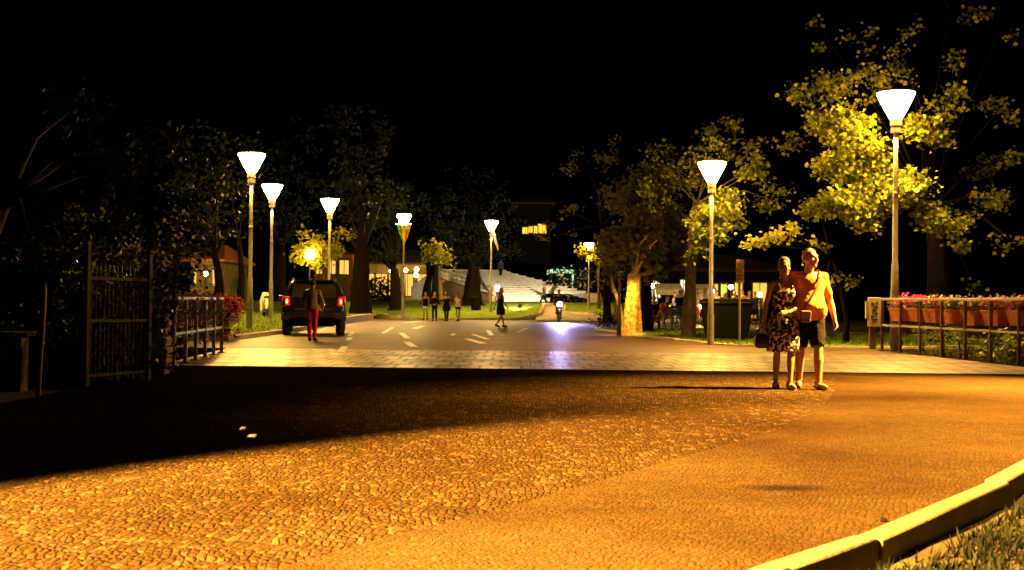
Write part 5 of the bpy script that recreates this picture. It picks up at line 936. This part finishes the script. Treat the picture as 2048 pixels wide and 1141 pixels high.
# walker on the path, people on the steps
b = P(1089, 613, 86); person('person in dark clothes walking with a wide stride on the path right of the steps', (b.x, b.y, b.z), R(-70), 1.66, walk(.40, lead='R'), [('jacket', 'navy'), ('pants', 'darkcloth')], 'skin', 'hairblack', 'short', .02)
b = P(1001, 556, 100); person('person in dark clothes climbing near the top of the steps', (b.x, b.y, b.z), R(170), 1.55, walk(.15), [('jacket', 'navy'), ('pants', 'darkcloth')], 'skin', 'hairblack', 'short', .02)
b = P(994, 604, 84.5); person('person in a white shirt walking at the foot of the steps', (b.x, b.y, b.z), R(150), 1.45, walk(.2), [('tee', 'whitecloth'), ('pants', 'jeans')], 'skin', 'hairbrown', 'short', .02)
for u, v, d, lab, c1, c2 in [(462, 602, 80, 'person in white standing among the dark trees left of the car', 'whitecloth', 'whitecloth'), (557, 602, 82, 'person in a white top behind the second lamp pole', 'whitecloth', 'redcloth'), (478, 603, 78, 'person in a green top under the trees right of the tallest left lamp', 'flaggreen', 'darkcloth')]:
    b = P(u, v, d); person(lab, (b.x, b.y, b.z), R(random.uniform(-30, 30)), 1.7, walk(.15), [('tee', c1), ('pants', c2)], 'skin', 'hairblack', 'short', .02)
# bench group under the pale trunk
bx = XA(1300, 44); t = thing('park_bench', 'dark park bench behind the pale trunk', 'bench', (bx, 44, .05), R(6))
mb = MB(); [mb.box((0, -.18 + k * .11, .45), (2.6, .09, .035)) for k in range(4)]; mb.build('seat', M['wood'], t, bevel=.006)
mb = MB(); [mb.box((0, .25, .60 + k * .13), (2.6, .03, .1)) for k in range(3)]; mb.build('backrest', M['wood'], t, bevel=.006)
for x in (-1.1, 1.1): mb = MB(); mb.box((x, -.14, .2), (.05, .06, .46)); mb.box((x, .24, .45), (.05, .05, .9)); mb.box((x, .05, .40), (.05, .4, .05)); mb.build('leg', M['darksteel'], t)
for k, (u, lab, c1, c2, h) in enumerate([(1286, 'seated person in black on the bench, next to the pale trunk', 'darkcloth', 'darkcloth', 'hairblack'), (1306, 'seated blond person in the middle of the bench', 'darkcloth', 'jeans', 'hairgrey'), (1324, 'seated person with bare arms leaning forward at the right of the bench', 'pinkcloth', 'darkcloth', 'hairbrown')]):
    person(lab, (XA(u, 43.95), 43.95, .05), R(-15 + 20 * k), 1.66, sit(.08 + .16 * (k == 2), .1 + .04 * k), [('tee', c1), ('pants' if k < 2 else 'hotpants', c2)], 'skinpale', h, 'short', .016, 0, R(8 * k))
# crowd by the cafe
crowd = [(1352, 60, 'whitecloth', 'jeans', 'person in a white top standing behind the bench', 'short'), (1359, 52, 'darkcloth', 'darkcloth', 'tall dark person standing right of the bench', 'short'), (1366, 54, 'greycloth', 'greycloth', 'person in grey brown clothes standing close to the brown trunk', 'short'),
  (1394, 58, 'whitecloth', 'pinkcloth', 'person in white top and pink shorts between trunk and lamp pole', 'long'), (1402, 61, 'pinkcloth', 'darkcloth', 'person in pink left of the right lamp pole', 'long'), (1411, 56, 'whitecloth', 'jeans', 'person with a pale top and light bag just left of the right lamp pole', 'short'), (1385, 64, 'bluecloth', 'jeans', 'far person in pale blue right behind the brown trunk', 'short'),
  (1436, 60, 'whitecloth', 'darkcloth', 'person in white behind the waste container, nearest the lamp pole', 'short'), (1450, 66, 'greycloth', 'jeans', 'person in taupe behind the middle of the waste container', 'long'), (1466, 62, 'tee', 'darkcloth', 'person in orange behind the waste container', 'short'), (1486, 58, 'tee', 'jeans', 'person in orange just right of the sign pole', 'long'), (1496, 64, 'whitecloth', 'jeans', 'person in white in the crowd between sign and couple', 'short'), (1508, 60, 'navy', 'darkcloth', 'dark dressed person in the crowd left of the woman in the dress', 'short'), (1519, 66, 'flagyellow', 'jeans', 'person in yellow seen beside the shoulder of the woman in the dress', 'short')]
for i, (u, d, c1, c2, lab, hs) in enumerate(crowd):
    person(lab, (XA(u, d), d, 0), R(random.uniform(-70, 70)), random.uniform(1.6, 1.78), walk(random.uniform(.05, .2), lead='LR'[i % 2]), [('tee', c1), ('shorts' if i % 3 == 0 else 'pants', c2)], 'skinpale', ['hairbrown', 'hairblack', 'hairgrey'][i % 3], hs, .022, random.uniform(-.5, .5), group='crowd by the cafe')
# low table and parked things left of the woman
b = at(1508, 688, 33.5); t = thing('stone_bench', 'low pale stone seat in the shade left of the couple', 'seat', (XA(1507, 40), 40, 0), R(8)); mb = MB(); mb.box((0, 0, .52), (1.1, .5, .12)); mb.build('slab', M['stone'], t, bevel=.02); [MB().box((x, 0, .23), (.22, .4, .46)).build('support', M['stone'], t, bevel=.02) for x in (-.35, .35)]
# ------------------------------------------------------------------ bicycles
def bicycle(label, loc, rz, light=False, group=None):
    t = thing('bicycle', label, 'bicycle', loc, rz, group); r = .335      # faces -Y
    for y in (-.52, .52):
        mb = MB(); pts = [(0, y + r * math.cos(a), r + r * math.sin(a)) for a in [2 * math.pi * k / 28 for k in range(29)]]; mb.tube(pts, .02, 7, False); w = mb.build('wheel', M['tyre'], t, 60)
        mb = MB(); mb.tube([(-.04, y, r), (.04, y, r)], .025, 8); [mb.tube([(0, y, r), (0, y + (r - .02) * math.cos(a), r + (r - .02) * math.sin(a))], .003, 3) for a in [2 * math.pi * k / 16 for k in range(16)]]; mb.build('spokes', M['steel'], w)
    bb_, se, hd = (0, .08, .30), (0, .24, .82), (0, -.36, .86)
    mb = MB(); [mb.tube([a, b], .017, 7) for a, b in [(bb_, se), (bb_, (0, -.38, .74)), ((0, .22, .74), hd), ((.04, .52, r), bb_), ((-.04, .52, r), bb_), ((.03, .52, r), (0, .21, .70)), ((-.03, .52, r), (0, .21, .70)), (hd, (0, -.40, .68)), ((.045, -.52, r), (0, -.40, .68)), ((-.045, -.52, r), (0, -.40, .68))]]; mb.build('frame', M['darksteel'], t, 60)
    mb = MB(); mb.tube([(-.29, -.22, .98), (-.2, -.36, 1.0), (0, -.40, .98), (.2, -.36, 1.0), (.29, -.22, .98)], .014, 7); mb.tube([hd, (0, -.40, .98)], .014, 7); mb.build('handlebar', M['chrome'], t, 60)
    mb = MB(); mb.rings([[(-x, y0, z), (x, y0, z), (x * .4, y1, z), (-x * .4, y1, z)] for x, y0, y1, z in [(.06, .36, .10, .84), (.075, .38, .08, .87), (.06, .36, .1, .89)]]); mb.build('saddle', M['black'], t, bevel=.01)
    mb = MB(); mb.tube([(.07, .02, .16), (.07, .08, .30), (-.07, .08, .30), (-.07, .14, .44)], .012, 6); mb.box((.12, .02, .16), (.1, .08, .02)); mb.box((-.12, .14, .44), (.1, .08, .02)); mb.build('pedals', M['black'], t)
    if light:
        mb = MB(); mb.lathe([(.03, 0), (.08, .02), (.15, .07), (.155, .12)], (0, 0, 0), 14); mb.v = [(p[0], -.42 - p[2], .93 + p[1]) for p in mb.v]; h = mb.build('headlight', M['chrome'], t, 60)
        mb = MB(); mb.ball((0, -.52, .93), (.135, .045, .135), 14, 8); mb.build('headlight_lens', M['bulb'], h, 60); ld = bpy.data.lights.new('headlight beam', 'SPOT'); ld.energy = 3600; ld.color = (.42, .34, 1); ld.spot_size = R(26); ld.spot_blend = .9; ld.shadow_soft_size = .06; lo = bpy.data.objects.new('headlight_beam', ld); C.objects.link(lo); lo.parent = t; lo.location = (0, -.62, .93); lo.rotation_euler = Vector((0, -1, -.20)).to_track_quat('-Z', 'Y').to_euler()
    return t
cb = at(1117, 645); bicycle('bicycle with a dazzling bluish white headlight riding towards the viewer', cb, R(3), True)
cyc = {'pel': (0, .24, .95), 'chest': (0, .06, 1.24), 'neck': (0, -.02, 1.41), 'head': (0, -.06, 1.58), 'hL': (.085, .22, .93), 'hR': (-.085, .22, .93), 'kL': (.11, -.12, .62), 'aL': (.12, .04, .24), 'tL': (.01, -.17, -.03), 'kR': (-.11, -.14, .80), 'aR': (-.12, .14, .52), 'tR': (-.01, -.17, -.05), 'sL': (.18, .03, 1.36), 'sR': (-.18, .03, 1.36), 'eL': (.28, -.08, 1.16), 'wL': (.27, -.20, 1.03), 'eR': (-.28, -.08, 1.16), 'wR': (-.27, -.20, 1.03)}
person('cyclist with a red cap riding the bicycle with the dazzling headlight', cb, R(3), 1.72, cyc, [('tee', 'navy'), ('hotpants', 'jeans')], 'skin', 'petalred', 'cap', .016)
bicycle('dark bicycle parked in front of the bench by the pale trunk', (XA(1318, 42.6), 42.6, .05), R(75), False)
